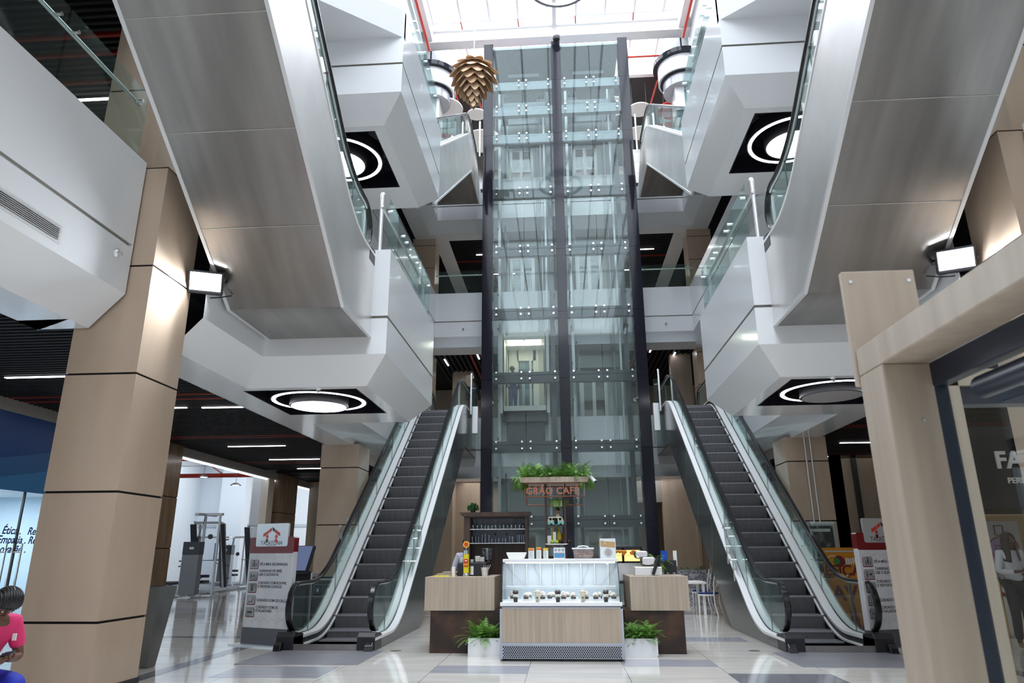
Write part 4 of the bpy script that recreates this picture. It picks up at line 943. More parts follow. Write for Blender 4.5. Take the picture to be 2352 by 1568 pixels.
for x,n_,k in ((-1.655,2,0),(-1.60,2,1),(-1.49,1,0),(-1.40,6,2),(-1.33,5,2)):
    for j in range(n_):
        o=MB().lathe([(.001,0),(.03,0),(.045,.014),(.043,.016),(.001,.005)] if k==2 else [(.001,0),(.02,0),(.032,.045),(.030,.045),(.001,.006)],(0,0,0),16).build('white_cup' if k<2 else 'saucer',M_wh,None,smooth=True); o.location=(x,11.78,zc+.206+j*(.016 if k==2 else .035)); tag(o,'white cup on the espresso machine' if k<2 else 'white saucer in the stacks on the espresso machine','cup' if k<2 else 'saucer','white crockery on the espresso machine')
t=thing('coffee_grinder','coffee grinder with clear hopper left of the display case','grinder',(-1.28,12.1,.99)); MB().box(-1.34,-1.22,12.05,12.2,1.085,1.25).build('grinder_body',M_black,t)
m=MB().lathe([(.05,1.27),(.09,1.36),(.095,1.50),(.09,1.51)],(-1.28,12.12,0),18); m.build('hopper',M_gls,t,smooth=True); MB().lathe([(.001,1.28),(.05,1.28),(.07,1.33),(.001,1.33)],(-1.28,12.12,0),16).build('beans',M_choc,t)
t=thing('steel_bucket','steel bucket with spoons beside the display case','bucket',(-1.25,11.5,zc)); MB().lathe([(.001,.0),(.045,0),(.062,.125),(.066,.13),(.058,.128),(.04,.01),(.001,.01)],(-1.25,11.5,zc),20).build('bucket_body',M_alu,t,smooth=True)
m=MB(); [m.tube([(-1.25+.01*k,11.5,zc+.02),(-1.23+.035*k,11.5,zc+.17)],.005,6) for k in (-1,0,1,2)]; m.build('spoon',M_chrome,t)
o=MB().lathe([(.001,0),(.026,0),(.028,.145),(.001,.145)],(-1.745,11.5,zc),16).build('paper_cup_stack',M_wh,smooth=True); tag(o,'white cylinder of paper cups beside the beer tap','cups')
for i,(x0,x1,z) in enumerate(((-2.05,-1.70,zc),(-2.03,-1.72,zc+.02),(-1.95,-1.70,zc+.045))):
    o=MB().box(x0,x1,11.5+.08*i,11.75+.08*i,z,z+.018).build('wooden_board',M_oak,bevel=.004); tag(o,'pale wooden serving board in the small stack on the counter','board','serving boards on the counter')
o=MB().box(-2.02,-1.80,11.3,11.48,zc,zc+.012).build('yellow_cloth',mat('yellow_cloth',(.75,.68,.02),.7)); tag(o,'folded yellow cloth on the left counter edge','cloth')
t=thing('grass_tuft_pot','low spiky green tuft at the back of the left counter','plant',(-1.95,12.3,zc)); m=MB(); random.seed(9); fronds(m,(-1.95,12.3,zc),40,.12,.3,w=.01,box=(-2.05,-1.85,12.25,12.35)); m.build('grass_foliage',M_leafd,t)
# hanging sign with planter and display tower
t=thing('cafe_sign_tower','brown café sign tower with open shelves and fern trough on top','sign',(-.13,12.4,0))
for x in (-.306,.02):
    for y in (12.2,12.5): MB().box(x,x+.035,y,y+.035,.99,2.6).build('upright',M_wood,t)
for z in (2.18,1.865,1.55): MB().box(-.29,.045,12.2,12.535,z,z+.008).build('glass_shelf',M_clear if z>1.9 else M_black,t)
m=MB(); m.prism([(-.735,2.665),(.46,2.665),(.43,2.575),(-.70,2.575)],'y',12.0,12.75); m.build('trough',M_oak,t)
m=MB()
for y in (12.05,12.68):
    z0,z1=(2.345,2.56) if y<12.3 else (2.24,2.56)
    m.tube([(-.633,y,z0),(.368,y,z0),(.368,y,z1),(-.633,y,z1),(-.633,y,z0)],.011,6)
m.build('copper_frame',M_copper,t)
m=MB()
for i in range(9):
    if i!=4: m.tube([(-.56+.117*i,12.05,2.35),(-.56+.117*i,12.05,2.56)],.0035,5)
m.build('letter_rod',M_alu,t)
text('sign_lettering','GRÃO CAFÉ',.155,mat('letter_copper',(.42,.16,.09),.35,.6),t,plane_m((-.615,12.04,2.385),(1,0,0),(0,0,1)),ext=.01,space=1.08,bold=.004)
text('rear_lettering','GRÃO CAFÉ',.11,M_wood,t,plane_m((.35,12.69,2.265),(-1,0,0),(0,0,1)),ext=.01)
random.seed(11); m=MB(); fronds(m,(0,0,2.66),430,.40,.62,(1,.8),1.3,(-.70,.42,12.05,12.7)); fronds(m,(0,0,2.62),60,.34,1.6,(1,.5),.2,(-.74,-.68,12.05,12.5)); fronds(m,(0,0,2.62),45,.30,1.6,(1,.5),.2,(.38,.46,12.05,12.5)); m.build('trailing_fern',M_leaf,t)
t=thing('security_camera','small white camera on the trough of ferns','security camera',(.50,12.1,2.62)); m=MB(); m.tube([(.47,12.1,2.66),(.49,12.08,2.66),(.56,12.0,2.575)],.03,12,rs=[.012,.03,.03]); m.build('camera_body',M_paint,t,smooth=True); m=MB(); m.tube([(.56,12.0,2.575),(.565,11.995,2.57)],.022,12); m.build('lens',M_black,t)
t=thing('hanging_fern_pot','cream pot of drooping lime fern on the sign tower','plant',(-.1,12.3,2.19)); MB().box(-.15,-.01,12.24,12.42,2.19,2.29).build('pot',M_cream3,t); random.seed(4); m=MB(); fronds(m,(-.1,12.3,2.28),85,.24,1.25,(1,.8),.9,(-.16,0,12.24,12.40)); m.build('fern_foliage',M_leafl,t)
t=thing('toy_van','cream and mint toy camper van on the sign tower shelf','toy',(-.12,12.3,1.873)); M_mint=mat('mint',(.20,.50,.46),.35)
m=MB(); m.prism([(-.26,1.885),(.015,1.885),(.02,1.945),(-.265,1.945)],'y',12.22,12.36); m.build('van_body',M_mint,t,bevel=.006)
m=MB(); m.prism([(-.262,1.945),(.015,1.945),(-.02,2.02),(-.24,2.02)],'y',12.225,12.355); m.build('van_cab',M_cream3,t,bevel=.008)
for x in (-.20,-.04):
    for y in (12.22,12.36): MB().lathe([(.001,-.008),(.021,-.008),(.021,.008),(.001,.008)],(x,y,1.892),14,'y').build('wheel',M_black,t)
m=MB(); [m.box(x,x+.045,12.222,12.225,1.96,2.0) for x in (-.235,-.18,-.07)]; m.build('van_window',M_dark,t); MB().box(-.15,-.09,12.218,12.222,1.895,2.0).build('open_door',M_dark,t)
t=thing('figurine','small dark-hatted figurine standing behind the toy van','figurine',(-.085,12.44,1.873)); MB().lathe([(.001,0),(.035,0),(.045,.12),(.025,.20),(.001,.21)],(-.085,12.44,1.873),14).build('coat',M_cream3,t,smooth=True); MB().ball((-.085,12.44,2.115),.035,12).build('head',mat('figurine_skin',(.45,.22,.15),.5),t,smooth=True); MB().lathe([(.001,.05),(.03,.045),(.035,.012),(.055,.01),(.055,.005),(.001,.0)],(-.085,12.44,2.13),16).build('hat',M_black,t,smooth=True)
M_juice=mat('yellow_juice',(.62,.50,.02),.25); M_amber=mat('amber_glass',(.20,.06,.01),.15)
def bottle(x,y,z,h,r,m_,l,cap=M_black):
    t=thing('bottle',l,'bottle',(x,y,z)); MB().lathe([(.001,0),(r,0),(r,h*.6),(r*.4,h*.8),(r*.35,h*.94),(.001,h*.94)],(x,y,z),14).build('bottle_body',m_,t,smooth=True); MB().lathe([(.001,h*.93),(r*.42,h*.93),(r*.42,h),(.001,h)],(x,y,z),12).build('cap',cap,t)
bottle(-.165,12.42,1.558,.30,.04,M_juice,'left yellow juice bottle on the sign tower shelf',M_yel); bottle(-.075,12.42,1.558,.29,.04,M_juice,'second yellow juice bottle, right of its twin on the sign tower',M_yel); bottle(.0,12.42,1.558,.27,.026,M_amber,'amber glass bottle on the sign tower shelf'); bottle(-.255,12.44,1.558,.28,.026,M_plast,'clear dark-capped bottle at the left of the tower shelf')
for x0,x1,h,m_,l in ((-.275,-.205,.13,M_wh,'plain white carton on the sign tower shelf'),(-.175,-.125,.19,M_pap,'tall narrow pale carton in front of the yellow juice')):
    o=MB().box(x0,x1,12.26,12.34,1.58,1.58+h).build('carton',m_); tag(o,l,'carton')
t=thing('steel_tray','flat steel fruit tray on the sign tower','tray',(-.13,12.3,1.56)); m=MB(); m.prism([(-.31,1.578),(-.28,1.56),(.04,1.56),(.085,1.578)],'y',12.15,12.5); m.build('tray_body',M_chrome,t)
for x in (-.19,-.115): o=MB().ball((x,12.22,1.605),.035,14).build('lime',mat('lime_green',(.42,.55,.03),.35),smooth=True); tag(o,'green lime on the steel tray of the sign tower','fruit','limes on the steel tray')
random.seed(8)
for i in range(7): o=MB().ball((-.06+.025*i,12.28+.05*(i%3),1.61),.038,12,(1,1,.9)).build('avocado',M_choc,smooth=True); tag(o,'dark avocado heaped on the steel tray of the sign tower','fruit','dark fruit on the steel tray')
t=thing('basket','small woven bread basket behind the menu cards','basket',(-.27,12.0,1.34)); m=MB(); m.lathe([(.001,1.30),(.11,1.30),(.15,1.38),(.145,1.38)],(-.25,12.6,0),18); m.build('basket_bowl',mat('wicker',(.28,.12,.05),.7),t,smooth=True); m=MB(); m.tube([(-.25+.14*cos(a),12.6,1.38+.16*sin(a)) for a in [pi*i/10 for i in range(11)]],.01,6); m.build('basket_handle',mat('wicker',(.28,.12,.05),.7),t)
# right counter: warm cabinet, contact grill, fern, screens
t=thing('warm_cabinet','black framed warming cabinet with lit yellow interior','cabinet',(1.05,12.3,.99))
MB().box(.70,1.32,12.45,12.8,.99,1.26).build('cabinet_body',M_alu,t); m=MB().box(.70,1.32,12.45,12.8,1.50,1.53).box(.70,.72,12.45,12.8,1.26,1.50).box(1.30,1.32,12.45,12.8,1.26,1.50).box(.98,1.02,12.45,12.47,1.26,1.5).box(.70,1.32,12.45,12.47,1.26,1.29).box(.70,1.32,12.45,12.47,1.47,1.5); m.build('black_frame',M_black,t)
MB().box(.72,1.30,12.7,12.72,1.27,1.5).build('lit_back',emis('warm_glow',(1,.62,.20),1.6),t)
m=MB(); random.seed(6); [m.ball((random.uniform(.74,1.28),12.36,1.40+random.uniform(0,.06)),.03,8) for i in range(14)]; m.box(.72,1.30,12.3,12.48,1.385,1.39); m.build('pastries_inside',mat('oranges',(.55,.22,.03),.5),t)
t=thing('contact_grill','steel contact grill with two raised ribbed lids and black handle','grill',(1.32,11.6,zc))
MB().box(1.10,1.52,11.55,11.9,zc,zc+.13).build('grill_base',M_alu,t,bevel=.008)
def pebble(cx,cy,cz,rx,rz,name):
    m=MB(); pr=[(rx*abs(cos(a))**.55*(1 if cos(a)>0 else -1),rz*abs(sin(a))**.6*(1 if sin(a)>0 else -1)) for a in [2*pi*i/24 for i in range(24)]]
    m.prism([(cx+p[0],cz+p[1]) for p in pr],'y',cy,cy+.06); m.build(name,M_chrome,t,bevel=.015)
    m=MB(); m.prism([(cx+p[0]*1.12,cz+p[1]*1.12-.005) for p in pr],'y',cy+.03,cy+.09); m.build(name+'_shell',M_black,t,bevel=.01)
pebble(1.24,11.75,1.40,.105,.055,'rear_lid'); pebble(1.33,11.58,1.30,.115,.062,'front_lid')
m=MB(); m.tube([(1.37,11.50,1.10),(1.41,11.50,1.2),(1.475,11.50,1.36)],.026,10); m.build('grill_handle',M_black,t,smooth=True); m=MB(); m.tube([(1.50,11.6,1.10),(1.46,11.6,1.34)],.02,8); m.build('hinge_arm',M_black,t)
t=thing('potted_fern','bright lime fern in a yellow pot at the rear of the right counter','plant',(1.52,12.2,zc)); MB().lathe([(.001,0),(.04,0),(.055,.17),(.001,.16)],(1.52,12.2,zc),16).build('pot',M_yel,t,smooth=True); random.seed(14); m=MB(); fronds(m,(1.50,12.2,1.22),70,.34,.8,(1,.6),1.2); m.build('fern_foliage',M_leafl,t)
t=thing('monitor','black back of a till monitor on the right counter','monitor',(1.78,12.3,zc)); MB().box(1.66,1.86,12.3,12.33,zc+.03,zc+.22).build('screen_back',M_black,t,bevel=.006); MB().box(1.73,1.79,12.31,12.36,zc,zc+.05).build('stand_foot',M_black,t)
t=thing('blue_screen','small blue lit screen beside the lime fern','screen',(1.62,12.2,zc)); MB().box(1.62,1.73,12.34,12.35,zc+.2,zc+.37).build('panel',emis('screen_blue',(.02,.07,.35),.8),t); MB().box(1.66,1.69,12.34,12.37,zc,zc+.2).build('stand',M_black,t)
t=thing('card_holder','narrow white notice on a stand by the till monitor','notice',(1.84,12.2,zc)); MB().box(1.82,1.88,12.34,12.35,zc+.12,zc+.37).build('card',M_pap,t); MB().box(1.84,1.86,12.34,12.37,zc,zc+.12).build('stand',M_black,t)
# ================================================================ TOTEMS
M_totw=mat('totem_white',(.60,.60,.63),.4,noise=((3,3,3),(.66,.66,.68),.4,.6)); M_totr=mat('totem_red',(.16,.012,.014),.35); M_totd=mat('totem_dark_base',(.10,.10,.11),.4)
M_plate=mat('totem_plate',(.55,.54,.54),.3,.4); M_txt=mat('dark_print',(.05,.045,.05),.5); M_r1=mat('logo_red',(.55,.05,.035),.4); M_r2=mat('logo_dark',(.07,.015,.015),.4); M_icon=mat('icon_silver',(.38,.38,.39),.35,noise=((6,6,6),(.20,.20,.21),.35,.65)); M_line=mat('pale_lattice',(.50,.45,.44),.5)
def totem(label,o,ux,uy,hide_right=False):
    """o bottom-left corner, unit direction (ux,uy) along the face; the face looks towards the entrance"""
    t=thing('safety_totem',label,'sign',(o[0],o[1],0)); U=Vector((ux,uy,0)).normalized(); Nn=Vector((U.y,-U.x,0))
    FM=Matrix((U,Vector((0,0,1)),Nn)).transposed().to_4x4(); FM.translation=Vector((o[0],o[1],0))   # x along, y up, z out of face
    def b(): m=MB(); m.T=FM; return m
    Wd=1.04
    def rr(x0,x1,y0,y1,r):
        p=[]
        for cx,cy,a0 in ((x1-r,y1-r,0),(x0+r,y1-r,pi/2),(x0+r,y0+r,pi),(x1-r,y0+r,1.5*pi)):
            for i in range(5): a=a0+pi/2*i/4; p.append((cx+r*cos(a),cy+r*sin(a)))
        return p
    b().box(0,Wd,.27,1.71,-.10,0).build('panel_body',M_totw,t,bevel=.012); b().box(0,Wd,.02,.27,-.10,.002).build('dark_base_panel',M_totd,t)
    b().box(-.14,Wd+.05,0,.02,-.3,.14).build('foot_plate',M_alu,t)
    m=b(); m.prism(rr(-.002,Wd+.002,1.45,1.712,.03),'z',-.102,.003); m.build('red_header',M_totr,t)
    m=b(); m.prism(rr(.15,.90,1.57,1.93,.03) if False else rr(.15,.90,1.56,1.935,.035),'z',-.02,.012); lp=m.build('logo_plate',M_plate,t)
    # lattice print
    m=b()
    for i in range(6):
        x=.03+.19*i
        m.add([(x,.29,.001),(x+.006,.29,.001),(x+.006,.62,.001),(x,.62,.001)],[(0,1,2,3)]); 
        for s in (-1,1):
            for y in (.36,.52): 
                x2=x+s*.16
                if 0<x2<Wd: m.add([(x,y,.001),(x,y+.007,.001),(x2,y+.09,.001),(x2,y+.083,.001)],[(0,1,2,3)])
        m.add([(x,1.34,.001),(x+.006,1.34,.001),(x+.006,1.45,.001),(x,1.45,.001)],[(0,1,2,3)])
        m.add([(x,1.36,.001),(x,1.366,.001),(x+.17 if x+.17<Wd else Wd-.01,1.41,.001),(x+.17 if x+.17<Wd else Wd-.01,1.404,.001)],[(0,1,2,3)])
    m.build('lattice_print',M_line,t)
    # arrow-house logo made of rounded tiles
    def tile(cx,cy,w_,h_,an,mt,k=.0):
        m=b(); c,s=cos(an),sin(an); p=rr(-w_/2,w_/2,-h_/2,h_/2,.008); m.prism([(cx+c*x-s*y*0,cy+s*x+y) for x,y in p],'z',.013,.016); m.build('logo_tile',mt,lp)
    for cx,cy,an,mt in ((.345,1.755,.35,M_r1),(.405,1.785,.45,M_r1),(.475,1.825,.5,M_r1),(.55,1.835,-.5,M_r2),(.62,1.795,-.45,M_r1),(.68,1.765,-.4,M_r1)): tile(cx,cy,.066,.055,an,mt)
    for x in (.41,.625):
        tile(x,1.72,.052,.052,0,M_r1); tile(x,1.655,.052,.058,0,M_r2 if x<.5 else M_r1)
    text('logo_name','TALATONA',.098,M_txt,lp,FM@plane_m((.525,1.585,.013),(1,0,0),(0,1,0)),align='CENTER',ext=.0005)
    text('logo_subtitle','S H O P P I N G',.025,M_txt,lp,FM@plane_m((.525,1.567,.013),(1,0,0),(0,1,0)),align='CENTER',ext=.0005)
    rows=[(1.20,'DÊ A MÃO ÀS CRIANÇAS'),(1.01,'CARRINHO DE BEBÉ,\nUSE O ELEVADOR'),(.82,'CUIDADO COM ROUPAS\nE VESTIDOS LONGOS'),(.63,'CUIDADO COM OS CALÇADOS'),(.44,'CUIDADO COM OS\nATACADORES')]
    for i,(y,s_) in enumerate(rows):
        x0=.06
        m=b(); m.prism(rr(x0-.006,x0+.196,y-.006,y+.14,.018),'z',.001,.004); ifr=m.build('icon_frame',M_totr,t)
        m=b(); m.prism(rr(x0,x0+.19,y+.008,y+.15,.016),'z',.003,.008); m.build('icon_tile',M_icon,ifr)
        m=b(); cx=x0+.095; z0=.009
        def fig(x,y,h,m=m): m.lathe([(.0,0),(h*.13,0),(h*.13,.001),(0,.001)],(x,y+h*.88,z0),8); m.add([(x-h*.16,y+h*.72,z0),(x+h*.16,y+h*.72,z0),(x+h*.13,y,z0),(x-h*.13,y,z0)],[(0,1,2,3)])
        if i==0: fig(cx,y+.03,.11); fig(cx-.045,y+.025,.06); fig(cx+.045,y+.025,.06)
        elif i==1: fig(cx-.05,y+.03,.09); m.add([(cx-.02,y+.06,z0),(cx+.05,y+.06,z0),(cx+.04,y+.09,z0),(cx,y+.09,z0)],[(0,1,2,3)]); [m.lathe([(0,0),(.010,0),(.010,.001),(0,.001)],(cx+q,y+.035,z0),8) for q in (0,.04,.07)]
        elif i==2: m.add([(cx-.018,y+.13,z0),(cx+.018,y+.13,z0),(cx+.012,y+.09,z0),(cx+.035,y+.03,z0),(cx-.035,y+.03,z0),(cx-.012,y+.09,z0)],[(0,1,2,3,4,5)])
        elif i==3: m.add([(cx-.06,y+.05,z0),(cx-.06,y+.035,z0),(cx+.02,y+.05,z0),(cx+.045,y+.12,z0),(cx+.055,y+.12,z0),(cx+.03,y+.04,z0),(cx+.02,y+.035,z0)],[(0,1,2,3,4,5,6)][:1])
        else: m.add([(cx-.06,y+.06,z0),(cx-.03,y+.055,z0),(cx+.065,y+.06,z0),(cx+.065,y+.075,z0),(cx+.01,y+.09,z0),(cx-.06,y+.085,z0)],[(0,1,2,3,4,5)])
        m.build('pictogram',M_txt,ifr)
        two='\n' in s_
        text('advice_line',s_,.058,M_txt,t,FM@plane_m((.28,y+(.080 if two else .055),.002),(1,0,0),(0,1,0)),ext=.0004,bold=.0012)
    return t
totem('white safety totem with red header at the foot of the left escalator',(-5.40,12.18),.97,-.45)
totem('white safety totem with red header partly hidden by the timber kiosk',(4.60,11.75),.97,.42)
# ================================================================ LEFT SIDE FITTINGS
t=thing('tapered_planter','tall tapered steel planter beside the big marble pillar','planter',(-5.55,9.6,0))
m=MB(); n=4
def fr(c,a,z): return [(c[0]-a,c[1]-a,z),(c[0]+a,c[1]-a,z),(c[0]+a,c[1]+a,z),(c[0]-a,c[1]+a,z)]
c=(-5.63,9.75); vs=fr(c,.11,0)+fr(c,.22,1.02)+fr(c,.20,1.02)+fr(c,.18,.92); m.add(vs,[(3,2,1,0)]+[(i,(i+1)%4,4+(i+1)%4,4+i) for i in range(4)]+[(4+i,4+(i+1)%4,8+(i+1)%4,8+i) for i in range(4)]+[(8+i,8+(i+1)%4,12+(i+1)%4,12+i) for i in range(4)]+[(12,13,14,15)]); m.build('planter_body',streak('planter_steel',(.20,.20,.19),(.28,.28,.27),(3,3,1),.3,metal=.7),t)
random.seed(21); m=MB(); fronds(m,(c[0],c[1],.93),24,.14,.5,w=.02,box=(c[0]-.15,c[0]+.15,c[1]-.15,c[1]+.15)); m.build('plant_foliage',M_leafd,t)
t=thing('directory_kiosk','black touch-screen directory with slanted screen behind the left totem','screen',(-5.3,14.0,0))
MB().box(-5.30,-4.98,13.95,14.15,0,1.12).build('pedestal',M_black,t,bevel=.01); MB().box(-5.5,-4.9,13.7,14.3,0,.02).build('foot',M_black,t)
m=MB(); m.prism([(13.72,1.08),(13.78,1.04),(14.16,1.56),(14.10,1.60)],'x',-5.62,-4.92); m.build('screen_housing',M_black,t,bevel=.008)
m=MB(); a=[(13.725,1.115),(14.085,1.59)]; m.add([(-5.59,13.735,1.125),(-4.95,13.735,1.125),(-4.95,14.075,1.578),(-5.59,14.075,1.578)],[(0,1,2,3)]); o=m.build('touch_screen',emis('screen_map',(.14,.18,.32),.7),t); o.location=(0,-.012,.010)
t=thing('waste_sorter','dark slatted waste-sorting bin with two round icon plates behind the escalator','bin',(-4.95,15.1,0))
MB().box(-5.25,-4.6,15.0,15.4,.06,.98).build('bin_body',streak('dark_slat_wood',(.02,.018,.017),(.035,.03,.028),(40,40,1),.4),t); MB().box(-5.30,-5.24,14.98,15.42,0,1.06).build('chrome_post',M_alu,t); MB().box(-5.25,-4.6,14.98,15.02,.92,.95).box(-5.25,-4.6,14.98,15.02,.06,.09).build('chrome_rail',M_alu,t)
for x,c_ in ((-5.2,(.05,.35,.75)),(-4.98,(.15,.5,.3))):
    mm=mat('icon_ring_%d'%int(x*-100),c_,.4); MB().lathe([(.055,-.004),(.062,-.004),(.062,0),(.055,0),(.055,-.004)],(x+.09,14.985,.72),24,'y').build('icon_ring',mm,t); m=MB(); m.box(x,x+.19,14.99,14.992,.60,.605).box(x,x+.19,14.99,14.992,.83,.835).box(x,x+.004,14.99,14.992,.6,.83).box(x+.186,x+.19,14.99,14.992,.6,.83).box(x+.07,x+.11,14.988,14.99,.69,.75); m.build('icon_plate_lines',M_alu,t)
# office front: glass doors, handles, lettering
t=thing('office_front','glazed office front with long steel door handles','shop front',(-10.42,12.5,0))
for y in (9.0,11.35,13.15,14.9): MB().box(-10.46,-10.42,y-.03,y+.0,0,2.62).build('stile',M_black if y==13.15 else M_al2,t)
MB().box(-10.44,-10.43,9,14.9,.02,2.6).build('glass_sheet',M_clear,t)
MB().box(-10.42,-10.41,9.0,12.2,0,1.72).build('frosted_film',glassmat('frosted',(.8,.9,.95),.02,.3,.45,(.5,.62,.72)),t)
for y in (12.62,12.82,12.99,13.19+.02):
    MB().cyl((-10.36,y,.35),(-10.36,y,1.66),.02,10).build('door_handle',M_chrome,t)
m=MB(); [m.cyl((-10.36,a,z),(-10.36,a+.18,z),.014,8) for a in (12.62,13.0) for z in (1.50,.86)]; m.build('handle_bracket',M_chrome,t)
M_btxt=mat('blue_lettering',(.03,.06,.30),.4)
for s_,y,z in (('Ética .   Respeito',12.78,1.83),('Empatia . Resiliência',12.70,1.66),('Inovação .',12.66,1.49)):
    text('wall_lettering',s_,.20,M_btxt,t,plane_m((-10.47,y,z),(0,1,0),(0,0,1)),bold=.004,shear=.25,ext=.001)
t=thing('lounge_seat','blue lounge seat behind the office glass','seat',(-11.8,13.4,0)); MB().box(-12.3,-11.3,12.6,14.4,.1,.5).build('seat_cushion',M_blue3,t,bevel=.05); MB().box(-12.5,-12.3,12.6,14.4,.1,.95).build('backrest',M_blue3,t,bevel=.05)
t=thing('potted_palm','green palm in a long planter behind the office glass','plant',(-11.5,13,0)); MB().box(-12.0,-11.8,11,12.4,0,.75).build('planter_box',M_oak,t); random.seed(31); m=MB(); fronds(m,(-11.9,12.0,.75),46,.55,.6,w=.09,box=(-11.95,-11.85,11.2,12.3)); m.build('palm_foliage',M_leaf,t)
# ================================================================ GYM
M_gf=mat('gym_frame_silver',(.78,.82,.88),.5,0); M_gd=mat('gym_dark',(.07,.075,.09),.5); M_gs=mat('gym_stack_grey',(.26,.28,.31),.5,0)
def tower(label,x,y,rz=0,h=2.8):
    t=thing('weight_machine',label,'gym machine',(x,y,.03),rz); 
    def B(nm,mt,*bs):
        m=MB(); [m.box(*q) for q in bs]; return m.build(nm,mt,t,world=False,bevel=.01)
    B('base_frame',M_gf,(-.45,.45,-.05,.05,0,.08),(-.05,.05,-.1,1.3,0,.08),(-.5,.5,1.25,1.33,0,.08))
    B('upright',M_gf,(-.38,-.30,-.04,.04,.05,1.85)); B('upright',M_gf,(.0,.08,.5,.58,.05,h)); B('upright',M_gf,(.55,.63,.5,.58,.05,h)); B('top_beam',M_gf,(-.35,.70,.46,.60,h,h+.09),(-.05,.1,-.1,1.3,h,h+.07))
    B('weight_stack_cover',M_gs,(-.30,.30,-.16,.16,.08,1.42)); B('stack_cap',M_gd,(-.31,.31,-.17,.17,1.42,1.86)); B('badge',M_paint,(-.06,.10,-.18,-.17,1.60,1.68))
    B('handle_peg',M_gd,(-.47,-.37,-.05,.0,1.0,1.04),(-.47,-.37,-.05,.0,1.18,1.22)); B('seat_pad',M_gd,(-.15,.15,.7,1.15,.42,.52)); B('roller_pad',M_gd,(-.35,.35,.62,.72,.62,.72))
    m=MB(); m.tube([(.04,.54,h),(.04,.3,h-.5),(.02,.1,1.9)],.012,6); m.build('cable',M_gd,t,world=False); m=MB(); m.lathe([(.0,-.02),(.09,-.02),(.09,.02),(0,.02)],(.3,.54,h-.75),14,'y'); m.build('pulley',M_gd,t,world=False)
    return t
def rack(label,x,y,rz=0):
    t=thing('smith_rack',label,'gym machine',(x,y,.03),rz)
    def P_(nm,mt,p0,p1,w_=.05):
        m=MB(); p0=Vector(p0); p1=Vector(p1); m.tube([p0,p1],w_,4); return m.build(nm,mt,t,world=False)
    for x_ in (-.55,.55):
        P_('slanted_upright',M_gf,(x_,1.0,.05),(x_*.9,-.0,2.68)); P_('rear_upright',M_gf,(x_,1.35,.05),(x_*.9,.55,2.6)); P_('foot_beam',M_gf,(x_,-.35,.05),(x_,1.5,.05)); P_('top_beam',M_gf,(x_*.9,-.1,2.68),(x_*.9,.6,2.62))
        m=MB(); m.add([(x_-.12,-.02,2.6),(x_+.12,-.02,2.6),(x_+.16,.97,.15),(x_-.10,.97,.15)],[(0,1,2,3)]); o=m.build('dark_guide_board',M_gd,t,world=False); o.modifiers.new('s','SOLIDIFY').thickness=.05
        m=MB()
        for k in range(4): m.cyl((x_,.25+.2*k,2.0-.5*k),(x_+.26,.25+.2*k,2.0-.5*k),.022,8)
        m.build('plate_peg',M_gd,t,world=False)
    P_('cross_beam',M_gf,(-.5,.0,2.66),(.5,.0,2.66)); P_('cross_beam',M_gf,(-.55,1.4,.3),(.55,1.4,.3)); P_('cross_beam',M_gf,(-.52,.3,2.1),(.52,.3,2.1),.03)
    m=MB(); m.lathe([(0,-.04),(.14,-.04),(.14,.04),(0,.04)],(-.35,.2,2.0),16,'x'); m.build('weight_plate',M_gd,t,world=False)
    P_('barbell',M_chrome,(-.85,.5,1.2),(.85,.5,1.2),.018)
    return t
tower('silver weight-stack machine nearest the gym entrance',-13.25,25.2)
rack('slanted smith rack with a blue badge, right of the front weight stack',-14.35,28.2,.15)
rack('second slanted rack, behind the blue-badged one',-13.6,31.5,.1)
tower('weight-stack machine half hidden behind the slanted racks',-16.2,34,0,2.2)
rack('low rack at the back of the gym beside the totem',-12.4,37,.3)
tower('weight machine seen past the brown pillar behind the touch screen',-13.9,34.2,.4,1.3)
o=MB().box(-14.16,-14.1,28.6,28.75,1.2,1.9).build('blue_badge',mat('badge_blue',(.02,.22,.65),.4)); tag(o,'blue logo badge on the slanted rack','badge')
t=thing('gym_bench','black padded gym bench at the gym entrance by the brown pillar','bench',(-14.2,25.6,0)); MB().box(-14.6,-13.9,25.3,26.3,.42,.52).build('pad',M_gd,t,bevel=.02); m=MB(); m.box(-14.3,-14.2,25.3,26.3,.0,.08).box(-14.3,-14.2,25.7,25.8,.08,.42); m.build('bench_frame',M_gf,t)
MB_=MB().tube([(-20.9,32,5.0),(-10.9,32,5.0)],.10,10); o=MB_.build('sprinkler_pipe',mat('pipe_red',(.50,.04,.025),.4),smooth=True); tag(o,'thick red pipe under the gym ceiling','pipe')
o=MB().tube([(-20.9,30,5.5),(-14.5,30,5.45)],.04,8).tube([(-15.9,30,5.5),(-15.9,32,5.1)],.03,6).build('branch_pipe',MATS['pipe_red'],smooth=True); tag(o,'thin red branch pipe under the gym ceiling','pipe')
for i,(x,y,z,l) in enumerate(((-15.7,30,4.70,'dark pendant lamp hanging left in the gym'),(-14.22,30,4.34,'dark pendant lamp hanging right in the gym'),(-16.1,30,5.5,'ceiling spot above the left gym pendant'),(-14.0,30,4.95,'ceiling spot above the right gym pendant'))):
    t=thing('gym_pendant',l,'lamp',(x,y,z))
    if i<2: MB().lathe([(.02,.12),(.10,.10),(.24,.0),(.22,.0),(.08,.08)],(x,y,z),20).build('lamp_shade',M_gd,t,smooth=True); MB().lathe([(.001,.0),(.14,.0),(.14,.02),(.001,.02)],(x,y,z),16).build('lamp_lens',M_ledsoft,t)
    else: MB().lathe([(.001,.0),(.30,.0),(.30,.03),(.001,.03)],(x,y,z),20).build('lamp_lens',M_ledsoft,t)
    m=MB(); m.cyl((x,y,z+.1),(x,y,7.2),.008,5); m.build('suspension_rod',M_gd,t)
